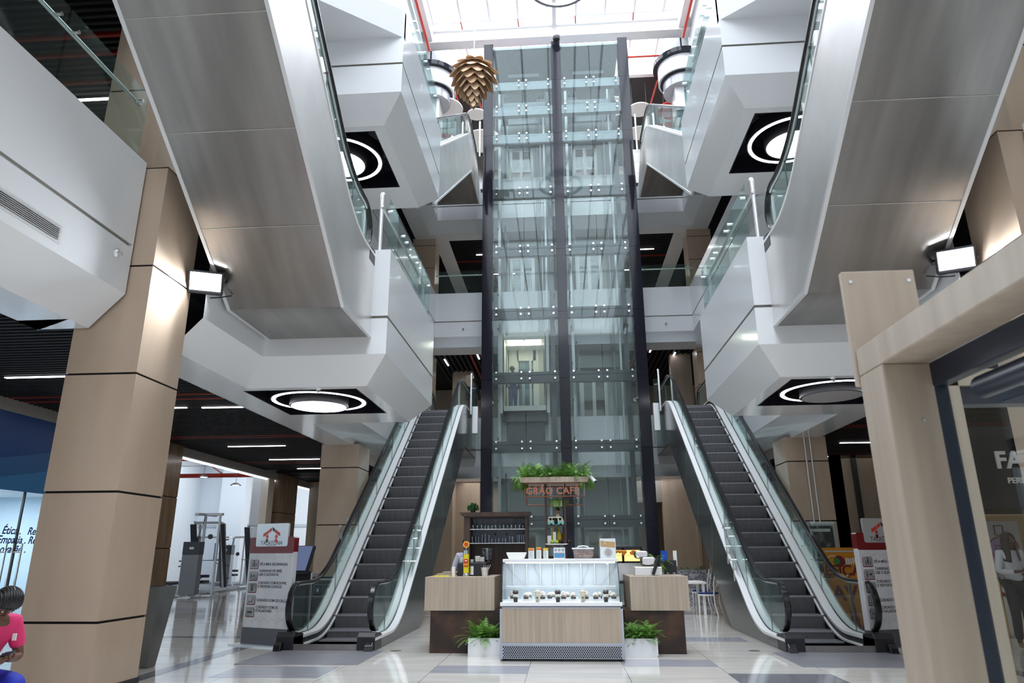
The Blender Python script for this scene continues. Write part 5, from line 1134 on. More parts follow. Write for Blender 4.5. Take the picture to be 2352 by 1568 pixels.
# ================================================================ RIGHT SIDE FITTINGS
t=thing('vending_cabinet','pale-framed claw game cabinet with dark glass front beside the right marble column','game machine',(5.15,15.5,0))
MB().box(4.84,5.62,15.3,15.95,0,2.02).build('cabinet_shell',mat('cabinet_pale',(.42,.48,.46),.35),t,bevel=.04); MB().box(4.90,5.54,15.285,15.30,.75,1.94).build('glass_front',mat('dark_glass_front',(.035,.045,.045),.08,coat=.5,noise=((7,7,4),(.16,.20,.19),.55,.7)),t)
m=MB(); random.seed(41)
for i in range(26):
    x=random.uniform(4.95,5.4); z=random.uniform(.8,1.35); m.box(x,x+random.uniform(.02,.09),15.275,15.284,z,z+random.uniform(.02,.05))
m.build('prize_patches',mat('prize_mix',(.45,.25,.20),.5,noise=((25,25,25),(.12,.40,.36),.45,.55)),t)
m=MB(); m.box(4.85,5.48,15.27,15.28,1.82,1.88).box(4.9,5.5,15.27,15.28,1.28,1.33).box(4.95,5.45,15.27,15.28,1.20,1.24); m.build('pale_text_band',mat('band_pale',(.45,.52,.50),.5),t)
text('game_lettering','NA MÃO',.13,M_wh,t,plane_m((4.98,15.265,.93),(1,0,0),(0,0,1)),bold=.003)
text('game_caption','ESPECTÁCULO ÚNICO',.05,M_txt,t,plane_m((4.92,15.265,1.285),(1,0,0),(0,0,1)))
t=thing('orange_poster_board','orange poster board with green and maroon circles behind rope posts','poster',(5.3,14.0,0))
MB().box(4.93,5.62,14.3,14.36,.10,1.50).build('orange_board',mat('poster_orange',(.62,.24,.015),.45),t); M_mar=mat('maroon_print',(.16,.02,.03),.45)
MB().lathe([(.10,-.003),(.112,-.003),(.112,0),(.10,0),(.10,-.003)],(5.10,14.297,1.25),24,'y').build('outline_circle',M_wh,t); MB().lathe([(.001,-.004),(.105,-.004)],(5.22,14.297,1.25),24,'y').build('maroon_disc',M_mar,t); MB().lathe([(.001,-.006),(.06,-.006)],(5.17,14.297,1.25),20,'y').build('green_disc',mat('poster_green',(.05,.22,.05),.5),t)
text('board_name','BIR',.15,M_wh,t,plane_m((5.33,14.29,1.20),(1,0,0),(0,0,1)),bold=.003); text('board_word','EFICAZ',.26,M_mar,t,plane_m((4.93,14.292,1.0),(1,0,0),(0,0,1)),bold=.006); text('board_letter','AV',.36,M_mar,t,plane_m((5.02,14.292,.56),(1,0,0),(0,0,1)),bold=.01); text('board_letter','L',.34,M_mar,t,plane_m((5.28,14.292,.20),(1,0,0),(0,0,1)),bold=.01)
m=MB(); m.box(4.98,5.50,14.292,14.298,1.42,1.445); m.build('pale_strip',mat('band_pale',(.45,.52,.50),.5),t)
M_brass=mat('brass',(.60,.42,.16),.22,1)
pp=((4.96,13.3,'left brass rope post by the right escalator'),(5.20,13.2,'right brass rope post, in front of the orange board'))
for x,y,l in pp:
    t=thing('rope_post',l,'stanchion',(x,y,0)); MB().lathe([(.001,0),(.14,0),(.15,.02),(.05,.04),(.022,.06),(.022,.90),(.03,.92),(.02,.94),(.02,.97),(.035,1.0),(.03,1.03),(.001,1.05)],(x,y,0),18).build('brass_post',M_brass,t,smooth=True)
t=thing('velvet_rope','dark red velvet rope sagging between the two brass posts','rope',(4.86,13.25,0)); m=MB(); m.tube([(4.96+.24*i/10,13.3-.01*i,.86-.72*(1-((i-5)/5)**2)) for i in range(11)],.022,10); m.build('rope_cord',mat('velvet_red',(.28,.012,.015),.6),t,smooth=True); m=MB(); m.tube([(4.96,13.3,.92),(4.962,13.3,.84)],.026,10).tube([(5.2,13.2,.92),(5.198,13.2,.84)],.026,10); m.build('brass_end',M_brass,t)
t=thing('trolley_row','row of dark steel trolley frames beside the right escalator','trolleys',(4.75,14.6,0))
m=MB(); random.seed(51)
for i in range(12):
    y=14.0+.1*i; m.tube([(4.87,y,.0),(4.87,y+.05,.95),(5.0,y+.05,.97)],.012,6)
m.build('steel_frame',M_steeld,t)
t=thing('conduit_pair','pair of steel conduits running down the right marble column','conduit',(5.5,15.98,2))
for x in (5.42,5.54): MB().cyl((x,15.97,0),(x,15.97,3.9),.016,8).build('conduit_pipe',M_alu,t)
# cafe seating
t=thing('dining_table','white café table behind the right counter','table',(2.95,18.4,0)); MB().box(2.6,3.4,18.0,18.9,.70,.75).build('table_top',M_wh,t,bevel=.005)
for x in (2.64,3.3): 
    for y in (18.05,18.8): MB().box(x,x+.06,y,y+.06,0,.70).build('leg',M_wh,t)
def chair(label,x,y,rz):
    t=thing('bistro_chair',label,'chair',(x,y,0),rz,'white cross-back chairs by the right escalator')
    def Tb(nm,pts,r=.018,mt=M_wh): m=MB(); m.tube(pts,r,8); m.build(nm,mt,t,smooth=True,world=False)
    for sx in (-.19,.19):
        Tb('leg',[(sx,-.19,0),(sx*.98,-.18,.45)]); Tb('leg',[(sx*1.1,.26,0),(sx,.20,.25),(sx,.19,.46)])
        Tb('back_post',[(sx,.19,.46),(sx,.21,.75),(sx*.95,.27,1.0)])
    MB().box(-.2,.2,-.2,.2,.44,.47).build('seat_frame',M_wh,t,world=False); MB().box(-.19,.19,-.19,.19,.47,.51).build('blue_cushion',mat('navy_cushion',(.01,.03,.16),.6),t,bevel=.012,world=False)
    MB().box(-.2,.2,.25,.28,.90,1.02).build('top_rail',M_wh,t,bevel=.01,world=False)
    for a,b in (((-.18,.20,.55),(.18,.255,.9)),((.18,.20,.55),(-.18,.255,.9))): Tb('cross_brace',[a,((a[0]+b[0])/2,.245,.72),b],.012)
    return t
chair('white cross-back chair in front of the other beside the right escalator',3.45,18.1,-pi/2-.5); chair('white cross-back chair just behind the front one',3.5,19.3,-pi/2-.35)
t=thing('stone_planter','speckled grey stone planter with greenery behind the café tables','planter',(3.0,21.3,0)); MB().box(2.2,4.2,21.0,21.6,.0,.95).build('stone_box',mat('terrazzo',(.13,.13,.15),.4,noise=((25,25,25),(.42,.42,.44),.45,.6)),t); random.seed(61); m=MB(); fronds(m,(3,21.3,.95),70,.30,.7,w=.05,box=(2.3,4.1,21.1,21.5)); m.build('plant_foliage',M_leafd,t)
# perfume advert and shop behind the timber kiosk
t=thing('perfume_advert','pale perfume advertisement with a lilac round bottle behind the kiosk glass','poster',(8.0,14,0))
MB().box(7.5,8.42,14.0,14.06,.80,1.95).build('advert_board',mat('advert_pale',(.50,.48,.49),.5),t); MB().box(7.5,8.42,13.98,14.0,1.04,1.10).build('black_strip',M_black,t)
m=MB(); m.lathe([(.001,-.01),(.27,-.01)],(8.06,13.998,1.40),28,'y'); m.build('lilac_bottle',mat('lilac',(.42,.30,.48),.4),t)
MB().lathe([(.265,-.014),(.28,-.014),(.28,-.008),(.265,-.008),(.265,-.014)],(8.06,13.998,1.40),28,'y').build('bottle_outline',M_txt,t); MB().box(7.99,8.12,13.98,13.99,1.66,1.71).build('gold_collar',M_brass,t); m=MB(); m.box(7.97,7.985,13.98,13.99,1.70,1.88).box(8.12,8.135,13.98,13.99,1.70,1.88).box(7.97,8.135,13.98,13.99,1.865,1.88); m.build('cap_outline',M_txt,t)
text('advert_label','CHANCE\nCHANEL',.07,M_txt,t,plane_m((8.06,13.975,1.42),(1,0,0),(0,0,1)),align='CENTER'); text('advert_brand','CHANEL',.19,M_txt,t,plane_m((7.74,13.975,.84),(1,0,0),(0,0,1)),bold=.004); text('advert_greeting',"HAPPY MOTHER'S DAY",.035,M_txt,t,plane_m((7.88,13.975,1.005),(1,0,0),(0,0,1)))
m=MB(); [m.ball((x,13.98,z),r_,10,(1,.1,1.4)) for x,z,r_ in ((7.84,1.32,.06),(7.9,1.12,.05),(8.3,1.52,.06))]; m.build('flower_print',mat('flower_pink',(.45,.10,.20),.5),t)
MB().box(7.6,8.3,14.05,14.1,0,.80).build('board_leg',M_wh,t)
t=thing('rope_barrier','red rope barrier in front of the perfume advert','rope',(8,13.5,0)); m=MB(); m.tube([(7.6+.1*i,13.5,.62+.006*(i-4)**2) for i in range(11)],.03,8); m.build('rope_cord',MATS['velvet_red'],t,smooth=True)
for x in (7.6,8.6): MB().lathe([(.001,0),(.12,0),(.02,.03),(.02,.9),(.001,.93)],(x,13.5,0),12).build('brass_post',M_brass,t,smooth=True)
t=thing('shop_sign','white letters on the dark shop front seen through the kiosk glass','shop sign',(7.9,13.2,2.6))
MB().box(6.9,10.5,13.25,13.3,2.15,3.6).build('dark_fascia',MATS['shop_dark'],t); text('sign_letter','FA',.42,M_wh,t,plane_m((7.80,13.24,2.85),(1,0,0),(0,0,1)),bold=.012,ext=.02); text('sign_caption','PERFUMARIA',.14,M_wh,t,plane_m((7.95,13.24,2.58),(1,0,0),(0,0,1)),bold=.003,ext=.01)
for x in (6.9,10.4): MB().box(x,x+.1,13.2,13.3,0,3.6).build('side_jamb',MATS['shop_dark'],t)
o=MB().box(7.05,7.40,14.5,14.56,0,2.5).build('display_board',M_wh,bevel=.004); tag(o,'plain white upright panel left of the dark shop front','panel')
t=thing('shop_counter','tan rounded shop counter behind the standing woman','counter',(9.0,15.5,0)); MB().box(8.2,11,15.5,16.2,0,2.15).build('counter_body',mat('tan_counter',(.48,.34,.17),.5),t,bevel=.05)
# ================================================================ TIMBER KIOSK
M_ply=streak('blond_timber',(.31,.25,.195),(.42,.35,.28),(16,16,1.1),.45,.25,.75); M_frame=mat('navy_frame',(.012,.018,.035),.3)
t=thing('timber_kiosk','blond timber kiosk with navy-framed glass','kiosk',(1.3,2.0,0))
MB().box(.868,.995,1.88,2.03,0,1.905).build('corner_post',M_ply,t,bevel=.004)
MB().box(.868,.995,-1.0,2.03,1.905,1.985).build('top_beam',M_ply,t,bevel=.004)
MB().box(.862,1.075,2.03,2.055,1.88,2.235).build('sign_board',M_ply,t,bevel=.004); MB().box(1.075,1.11,2.06,2.10,1.9,2.13).build('sign_board_end',M_ply,t)
MB().box(.99,1.03,-1,1.93,1.84,1.905).box(.99,1.03,1.88,1.93,0,1.905).build('navy_frame',M_frame,t,bevel=.004)
MB().box(1.008,1.014,-1,1.89,.02,1.85).build('kiosk_glass',M_clear,t)
MB().box(1.34,1.435,2.55,2.64,0,2.03).build('rear_post',M_ply,t,bevel=.004); MB().box(1.15,4,2.55,2.68,1.99,2.05).build('rear_beam',M_ply,t); MB().box(1.26,4,2.57,2.64,1.925,1.99).build('rear_navy_bar',M_frame,t)
MB().box(1.27,1.33,2.57,2.64,0,1.93).build('rear_navy_frame',M_frame,t,bevel=.004)
MB().box(1.72,1.80,2.55,2.68,0,2.0).build('rear_stud',M_ply,t)
MB().box(.90,.98,-1,2.0,0,.02).build('sill',M_ply,t)
m=MB()
for (y,z) in ((2.045,2.20),(2.045,1.92)):
    for x in (.885,1.055): m.lathe([(.001,-.002),(.006,-.002),(.006,0)],(x,2.03,z),8,'y')
for z in (1.75,.6,1.1): m.lathe([(.001,-.002),(.005,-.002),(.005,0)],(.95,1.88,z),8,'y')
m.build('screw_head',M_chrome,t)
t=thing('roller_lamp','dark cylindrical housing under the kiosk beam','housing',(1.25,1.5,1.79)); m=MB(); m.tube([(1.02,1.72,1.80),(1.02,.4,1.80)],.028,14); m.build('tube_housing',M_frame,t,smooth=True)
# ================================================================ HANGING THINGS IN THE ATRIUM
t=thing('cone_pendant','big pine-cone pendant lamp of overlapping tan petals left of the lift tower','pendant lamp',(-2.52,19,15.1))
M_pet=streak('petal_tan',(.60,.40,.25),(.72,.52,.34),(4,4,4),.45); cx,cy,z0=-2.52,19.0,15.02
def prof_r(h): return .60*(1-((h-.62)/.62)**2)**.5*(.55+.45*min(1,h/.35)) if 0<h<1.24 else .05
m=MB(); random.seed(71)
for ring in range(10):
    h=.02+ring*.165; hh=h/1.75
    r_=[.07,.14,.22,.32,.42,.50,.56,.58,.52,.36][ring]; n=[4,5,6,7,8,9,10,10,10,9][ring]; s=[.15,.18,.21,.25,.28,.31,.33,.34,.33,.30][ring]
    tilt=[.05,.12,.2,.3,.38,.45,.55,.7,.95,1.2][ring]
    for k in range(n):
        a=2*pi*(k+.5*(ring%2))/n; out=Vector((cos(a),sin(a),0)); tang=Vector((-sin(a),cos(a),0)); dn=(Vector((0,0,-1))*cos(tilt)+out*sin(tilt)); c=Vector((cx,cy,z0+h*1.0+.16))+out*r_
        p=[(-.35,.55),(.35,.55),(.62,.0),(.30,-.75),(.0,-1.05),(-.30,-.75),(-.62,.0)]
        nn=dn.cross(tang).normalized(); v=[c+tang*(x*s)-dn*(y*s)+nn*(-.25*s*x*x) for x,y in p]
        m.add(v+[q+nn*.006 for q in v],[tuple(range(7)),tuple(range(13,6,-1))]+[(i,(i+1)%7,7+(i+1)%7,7+i) for i in range(7)])
m.build('petals',M_pet,t)
m=MB(); m.cyl((cx,cy,z0+.1),(cx,cy,22.0),.012,6); m.build('suspension_cable',M_alu,t); MB().lathe([(.001,.3),(.12,.4),(.26,.9),(.34,1.5),(.38,1.62),(.30,1.74),(.001,1.78)],(cx,cy,z0),12).build('inner_shell',mat('inner_tan',(.20,.11,.06),.6),t)
t=thing('ring_chandelier','pale double-ring chandelier hanging under the skylight','chandelier',(.29,16.0,16.9)); 
for r_,z in ((.95,17.45),(.55,17.9)): MB().lathe([(r_-.05,0),(r_+.05,0),(r_+.05,.10),(r_-.05,.10),(r_-.05,0)],(.29,16.55,z),56).build('ring_tube',M_alu,t,smooth=True); MB().lathe([(r_-.03,-.005),(r_+.03,-.005),(r_+.03,0),(r_-.03,0),(r_-.03,-.005)],(.29,16.55,z),56).build('ring_light_strip',mat('ring_strip',(.3,.3,.33),.4),t)
m=MB(); [m.cyl((.29+.95*cos(a),16.55+.95*sin(a),17.55),(.29,16.55,21.6),.006,5) for a in (.3,2.4,4.5)]; m.build('suspension_wire',M_alu,t)
M_dw=mat('disc_white',(.86,.84,.83),.5); M_dr=mat('disc_red',(.72,.035,.03),.45)
discs=[(-3.35,26.4,20.0,.42,0,'white disc under the leafy pendant'),(-4.75,25.9,20.0,.85,0,'white disc beside the left round column head'),(-3.3,28.5,20.0,.95,0,'large white disc low beside the tower, left'),(-5.0,28.6,20.0,.8,1,'red disc seen through the left topmost escalator glass'),
 (3.85,26.9,20.2,.52,0,'upper white disc right of the tower'),(5.35,26.9,20.1,.72,1,'red disc beside the right round column head'),(4.0,28.4,20.0,.55,0,'lower white disc right of the tower'),(5.2,28.4,20.0,.75,1,'lower red disc right of the tower'),
 (-1.6,26.2,20.0,.8,1,'red disc behind the tower glass at left'),(.35-.9,27.4,20.0,.7,1,'second red disc behind the tower glass'),(2.6,26.3,20.0,.7,0,'white disc behind the tower glass at right'),(1.0,27.0,20.0,.5,1,'red disc behind the centre of the tower'),
 (5.7,16,20.6,.6,0,'white disc high at upper right edge of the atrium'),(5.75,13,20.6,.6,0,'second white disc at the upper right edge')]
for x,y,z,r_,c_,l in discs:
    k_=1.0 if y<25 else (27.0/26.0 if y<27 else 1.02); 
    t=thing('ceiling_disc',l,'acoustic disc',(x,y,z),group=None); MB().lathe([(.001,0),(r_,0),(r_,.05),(.001,.05)],(x,y,z),40).build('disc_panel',M_dr if c_ else M_dw,t); m=MB(); [m.cyl((x+dx,y,z+.05),(x+dx,y,21.6),.004,4) for dx in (-r_*.6,r_*.6)]; m.build('disc_wire',M_alu,t)
for s,f in (('left',lambda x:x),('right',mx)):
    cx,cy=f(-5.15),25.2; t=thing('column_head','black and white round column head with stacked discs, upper '+s,'column head',(cx,cy,15.1))
    MB().lathe([(.001,20.25),(.98,20.25),(.98,20.95),(.001,20.95)],(cx,cy,0),48).build('white_drum',M_white,t,smooth=True)
    MB().lathe([(.001,20.95),(1.16,20.95),(1.16,21.15),(.001,21.15)],(cx,cy,0),48).build('black_rim',M_granite,t,smooth=True)
    MB().lathe([(.001,19.75),(.80,19.75),(.80,20.25),(.001,20.25)],(cx,cy,0),48).build('grey_drum',mat('drum_grey',(.38,.38,.42),.15,coat=.5),t,smooth=True)
    MB().lathe([(.80,20.19),(.9,20.19),(.9,20.25),(.80,20.25),(.80,20.19)],(cx,cy,0),48).build('black_ring',M_granite,t)
    a=.42
    for z1,z2,mt,nm in ((15.1,17.2,M_white,'white_shaft'),(17.2,17.5,M_granite,'dark_band'),(17.5,18.3,M_white,'white_shaft'),(18.3,18.65,M_granite,'dark_band'),(18.65,19.75,M_white,'white_shaft'),(21.15,22.4,M_white,'white_shaft')): MB().box(cx-a,cx+a,cy-a,cy+a,z1,z2).build(nm,mt,t)
    MB().box(cx-.03,cx+.03,cy-a-.004,cy-a,15.1,19.75).box(cx-.03,cx+.03,cy-a-.004,cy-a,21.15,22.4).build('black_stripe',M_black,t)
M_pr=mat('pipe_red',(.50,.04,.025),.4)
def pipe(pts,r,l): o=MB().tube(pts,r,8).build('sprinkler_pipe',M_pr,smooth=True); return tag(o,l,'pipe')
pipe([(-4.65,25.5,21.9),(-2.6,25.5,21.9)],.045,'red sprinkler pipe under the roof left of the tower head'); pipe([(3.1,25.5,21.9),(5.1,25.5,21.9)],.045,'red sprinkler pipe under the roof right of the tower head')
pipe([(-4.98,0,21.2),(-4.98,23.6,21.2)],.06,'long red pipe along the left edge of the skylight'); pipe([(5.3,0,21.2),(5.3,23.6,21.2)],.06,'long red pipe along the right edge of the skylight')
for i,(x0,y0,x1,y1,l) in enumerate(((-4.3,26.0,-3.9,30,'thin slanting red pipe behind the left column head'),(-3.3,26.8,-3.0,30.5,'thin red pipe behind the white discs at left'),(4.6,25.6,4.2,30,'thin slanting red pipe behind the right discs'))): pipe([(x0,y0,21.0),(x1,y1,20.6)],.04,l)
for i,x in enumerate((-3.6,-1.3,1.0,3.3)): pipe([(x,22.9,21.9),(x+.02,23.3,21.9)],.025,'short red sprinkler drop on the roof beam, number %s from the left'%['one','two','three','four'][i])
# ================================================================ PEOPLE
def skin_obj(name,verts,edges,radii,mt,parent,sub=2,root=0):
    me=bpy.data.meshes.new(name); me.from_pydata(verts,edges,[]); me.materials.append(mt)
    o=bpy.data.objects.new(name,me); C.objects.link(o); o.parent=parent
    s=o.modifiers.new('skin','SKIN'); s.use_smooth_shade=True
    ly=me.skin_vertices[0].data
    for i,r in enumerate(radii):
        ly[i].radius=(r,r) if not isinstance(r,tuple) else r
        ly[i].use_root=(i==root)
    sb=o.modifiers.new('sub','SUBSURF'); sb.levels=sub; sb.render_levels=sub
    return o
class Fig:
    def __init__(s): s.v=[];s.e=[];s.r=[];s.ix={}
    def add(s,k,p,r,par=None):
        s.ix[k]=len(s.v); s.v.append(tuple(p)); s.r.append(r)
        if par is not None: s.e.append((s.ix[par],s.ix[k]))
def human(label,loc,rz,J,skin,hair,top,bottom,shoes,sleeve='long',hairstyle='short',extra=None,legs=True):
    """J: joint dict in local metres, figure faces -Y"""
    t=thing('person',label,'person',loc,rz)
    V=Vector; P={k:V(v) for k,v in J.items() if isinstance(v,tuple)}
    f=Fig(); f.add('pel',P['pel'],(.125,.10))
    f.add('waist',P['pel'].lerp(P['chest'],.4),(.115,.085),'pel'); f.add('chest',P['chest'],(.15,.10),'waist'); f.add('uch',P['chest'].lerp(P['neck'],.65),(.10,.075),'chest')
    f.add('neck',P['neck'],(.05,.05),'uch'); hd=P['head']; up=(hd-P['neck']).normalized(); fw=V(J.get('face',(0,-1,0))).normalized(); fw=(fw-up*fw.dot(up)).normalized()
    f.add('jaw',P['neck'].lerp(hd,.52)+fw*.022,(.052,.056),'neck'); f.add('mid',hd,(.074,.084),'jaw'); f.add('crown',hd+up*.062,(.064,.070),'mid'); f.add('top',hd+up*.095,(.035,.04),'crown')
    for s in 'lr':
        f.add('sh'+s,P['sh'+s],.055,'uch'); f.add('ua'+s,P['sh'+s].lerp(P['el'+s],.5),.045,'sh'+s); f.add('el'+s,P['el'+s],.037,'ua'+s); f.add('fa'+s,P['el'+s].lerp(P['wr'+s],.4),.035,'el'+s); f.add('wr'+s,P['wr'+s],.024,'fa'+s)
        if legs:
            f.add('hp'+s,P['hp'+s],.088,'pel'); f.add('th'+s,P['hp'+s].lerp(P['kn'+s],.5),.076,'hp'+s); f.add('kn'+s,P['kn'+s],.055,'th'+s); f.add('ca'+s,P['kn'+s].lerp(P['an'+s],.35),.052,'kn'+s); f.add('an'+s,P['an'+s],.034,'ca'+s); f.add('to'+s,P['to'+s],.028,'an'+s)
    # hands: palm then five separate fingers
    for s in 'lr':
        hdir=V(J.get('hand'+s,P['wr'+s]-P['el'+s])).normalized(); pn=V(J.get('palm'+s,(1 if s=='l' else -1,0,0))); pn=(pn-hdir*pn.dot(hdir)).normalized(); sd=hdir.cross(pn); curl=J.get('curl'+s,.5)
        w_=P['wr'+s]; f.add('pa'+s,w_+hdir*.045,(.034,.017),'wr'+s)
        for k,(off,L) in enumerate(((-.030,.068),(-.010,.078),(.011,.073),(.030,.058))):
            a=w_+hdir*.085+sd*off; f.add('k%d'%k+s,a,.0105,'pa'+s); b=a+(hdir*cos(curl)+pn*sin(curl))*L*.45; f.add('m%d'%k+s,b,.0092,'k%d'%k+s); c_=b+(hdir*cos(curl*2.2)+pn*sin(curl*2.2))*L*.40; f.add('d%d'%k+s,c_,.0082,'m%d'%k+s)
        a=w_+hdir*.03-sd*.035+pn*.01; f.add('t0'+s,a,.012,'pa'+s); b=a+(hdir*.8-sd*.5+pn*.5).normalized()*.035; f.add('t1'+s,b,.011,'t0'+s); c_=b+(hdir*.9+pn*.4).normalized()*.028; f.add('t2'+s,c_,.009,'t1'+s)
    body=skin_obj('body',f.v,f.e,f.r,skin,t)
    # face: eyes, nose, mouth, ears
    rt=fw.cross(up)
    fc=hd+fw*.072
    m=MB(); [m.ball(hd+fw*.068+rt*.030*q+up*.008,.0105,10,(1,.7,1)) for q in (-1,1)]; eo=m.build('eyes',mat('eye_white',(.7,.68,.65),.3),t,smooth=True,world=False)
    m=MB(); [m.ball(hd+fw*.0765+rt*.030*q+up*.008,.005,8) for q in (-1,1)]; m.build('pupils',M_black,eo,smooth=True,world=False)
    m=MB(); m.tube([hd+fw*.072+up*.012,hd+fw*.088-up*.018,hd+fw*.084-up*.028],.01,8,rs=[.006,.011,.012]); m.build('nose',skin,t,smooth=True,world=False)
    m=MB(); m.tube([hd+fw*.068-up*.050-rt*.024,hd+fw*.080-up*.048,hd+fw*.068-up*.050+rt*.024],.006,8,rs=[.003,.008,.003]); m.build('lips',mat('lip_brown',(.18,.05,.04),.5),t,smooth=True,world=False)
    m=MB(); [m.ball(hd+rt*.078*q-up*.008,.02,8,(.45,.8,1.3)) for q in (-1,1)]; m.build('ears',skin,t,smooth=True,world=False)
    m=MB(); [m.tube([hd+fw*.079+rt*.018*q+up*.026,hd+fw*.077+rt*.040*q+up*.028],.003,6) for q in (-1,1)]; m.build('eyebrows',hair,t,world=False)
    # hair
    if hairstyle in ('short','tied','braids'):
        m=MB(); n=18; c=hd+up*.025-fw*.012; vs=[]; fs=[]
        R3=Matrix((rt,fw,up)).transposed()
        rows=9
        for i in range(rows+1):
            th=pi*.62*i/rows
            for k in range(n):
                a=2*pi*k/n; front=max(0,sin(a)); tt=th*(1-.42*front); q=V((.085*sin(tt)*cos(a),.097*sin(tt)*sin(a),.094*cos(tt))); vs.append(c+R3@q)
        for i in range(rows):
            for k in range(n): fs.append((i*n+k,(i+1)*n+k,(i+1)*n+(k+1)%n,i*n+(k+1)%n))
        m.add(vs,fs); o=m.build('hair',hair,t,smooth=True,world=False); sf=o.modifiers.new('s','SOLIDIFY'); sf.thickness=.012; sf.offset=1
        if hairstyle=='tied': m=MB(); m.ball(hd+up*.03-fw*.10,.04,12); m.build('hair_bun',hair,t,smooth=True,world=False)
        if hairstyle=='braids':
            m=MB()
            for k in range(9):
                q=-.072+.018*k; pts=[]
                for i in range(9):
                    a=.25+2.3*i/8; rr=(1-(q/.098)**2)**.5; pts.append(c+rt*q+fw*(.100*rr*cos(a))+up*(.104*rr*sin(a)))
                m.tube(pts,.0085,6)
            m.build('braids',hair,t,smooth=True,world=False)
    if hairstyle=='long':
        m=MB(); n=18; c=hd+up*.02-fw*.012; vs=[]; fs=[]; R3=Matrix((rt,fw,up)).transposed(); rows=14
        for i in range(rows+1):
            for k in range(n):
                a=-pi*1.32+2*pi*.82*k/(n-1)+pi*.0; 
                th=min(i/7,1)*pi*.5; drop=max(0,i-7)*.045
                q=V((.088*sin(th)*cos(a),.098*sin(th)*sin(a),.096*cos(th))); p=c+R3@q
                p+= V((0,0,-drop)) + R3@V((cos(a)*.006*max(0,i-7),.0,0)); vs.append(p)
        for i in range(rows):
            for k in range(n-1): fs.append((i*n+k,(i+1)*n+k,(i+1)*n+k+1,i*n+k+1))
        m.add(vs,fs); o=m.build('long_hair',hair,t,smooth=True,world=False); sf=o.modifiers.new('s','SOLIDIFY'); sf.thickness=.018; sf.offset=0
    # clothes
    g=Fig(); g.add('pel',P['pel']+V((0,0,-.02)),(.150,.118)); g.add('waist',P['pel'].lerp(P['chest'],.4),(.140,.105),'pel'); g.add('chest',P['chest'],(.172,.118),'waist'); g.add('uch',P['chest'].lerp(P['neck'],.62),(.118,.09),'chest'); g.add('col',P['chest'].lerp(P['neck'],.86),(.066,.066),'uch')
    for s in 'lr':
        g.add('sh'+s,P['sh'+s],.068,'uch'); g.add('ua'+s,P['sh'+s].lerp(P['el'+s],.5),.060,'sh'+s)
        if sleeve=='long': g.add('el'+s,P['el'+s],.052,'ua'+s); g.add('fa'+s,P['el'+s].lerp(P['wr'+s],.85),.040,'el'+s)
        else: g.add('el'+s,P['sh'+s].lerp(P['el'+s],.8),.056,'ua'+s)
    skin_obj('shirt',g.v,g.e,g.r,top,t)
    if legs:
        g=Fig(); g.add('pel',P['pel'],(.140,.112))
        for s in 'lr': g.add('hp'+s,P['hp'+s],.102,'pel'); g.add('th'+s,P['hp'+s].lerp(P['kn'+s],.5),.090,'hp'+s); g.add('kn'+s,P['kn'+s],.072,'th'+s); g.add('ca'+s,P['kn'+s].lerp(P['an'+s],.5),.066,'kn'+s); g.add('an'+s,P['kn'+s].lerp(P['an'+s],.92),.056,'ca'+s)
        skin_obj('trousers',g.v,g.e,g.r,bottom,t)
        for s in 'lr':
            g=Fig(); g.add('h',P['an'+s]+V((0,.02,-.03)),.042); g.add('m',P['an'+s].lerp(P['to'+s],.6),.042,'h'); g.add('t',P['to'+s],.036,'m'); skin_obj('shoe',g.v,g.e,g.r,shoes,t,1)
    return t,P,fw,up,rt
def stand(**k):
    J=dict(pel=(0,0,.95),chest=(0,0,1.24),neck=(0,0,1.46),head=(0,-.015,1.60),shl=(.165,0,1.39),shr=(-.165,0,1.39),ell=(.23,.02,1.12),elr=(-.23,.02,1.12),wrl=(.25,-.03,.87),wrr=(-.25,-.03,.87),
      hpl=(.085,0,.91),hpr=(-.085,0,.91),knl=(.095,-.01,.50),knr=(-.095,-.01,.50),anl=(.10,.02,.08),anr=(-.10,.02,.08),tol=(.115,-.13,.035),tor=(-.115,-.13,.035))
    J.update(k); return J
S_dark=mat('skin_deep_brown',(.085,.038,.022),.45,sss=.1); S_mid=mat('skin_brown',(.22,.10,.06),.45)
H_blk=mat('hair_black',(.008,.007,.008),.4); H_brn=mat('hair_brown_black',(.03,.018,.014),.4)
C_white=mat('white_shirt',(.72,.73,.78),.75); C_navy=mat('navy_cloth',(.008,.012,.03),.8); C_pink=mat('pink_shirt',(.72,.035,.16),.7); C_blue=mat('cobalt_trousers',(.012,.025,.36),.7); C_black=mat('black_cloth',(.012,.012,.014),.8); C_tan=mat('tan_shirt',(.42,.33,.26),.8); C_jean=mat('jean_blue',(.02,.05,.16),.8); C_lilac=mat('lilac_shirt',(.50,.50,.60),.75)
def phone(t,p,rx,ry,name='phone',w_=.072,h_=.15,mt=M_black):
    X=Vector(rx).normalized(); Y=Vector(ry); Y=(Y-X*Y.dot(X)).normalized(); Z=X.cross(Y); T4=Matrix((X,Y,Z)).transposed().to_4x4(); T4.translation=Vector(p)
    m=MB(); m.T=T4; m.box(-w_/2,w_/2,-h_/2,h_/2,-.005,.005); o=m.build(name,mt,None,bevel=.003)
    return o
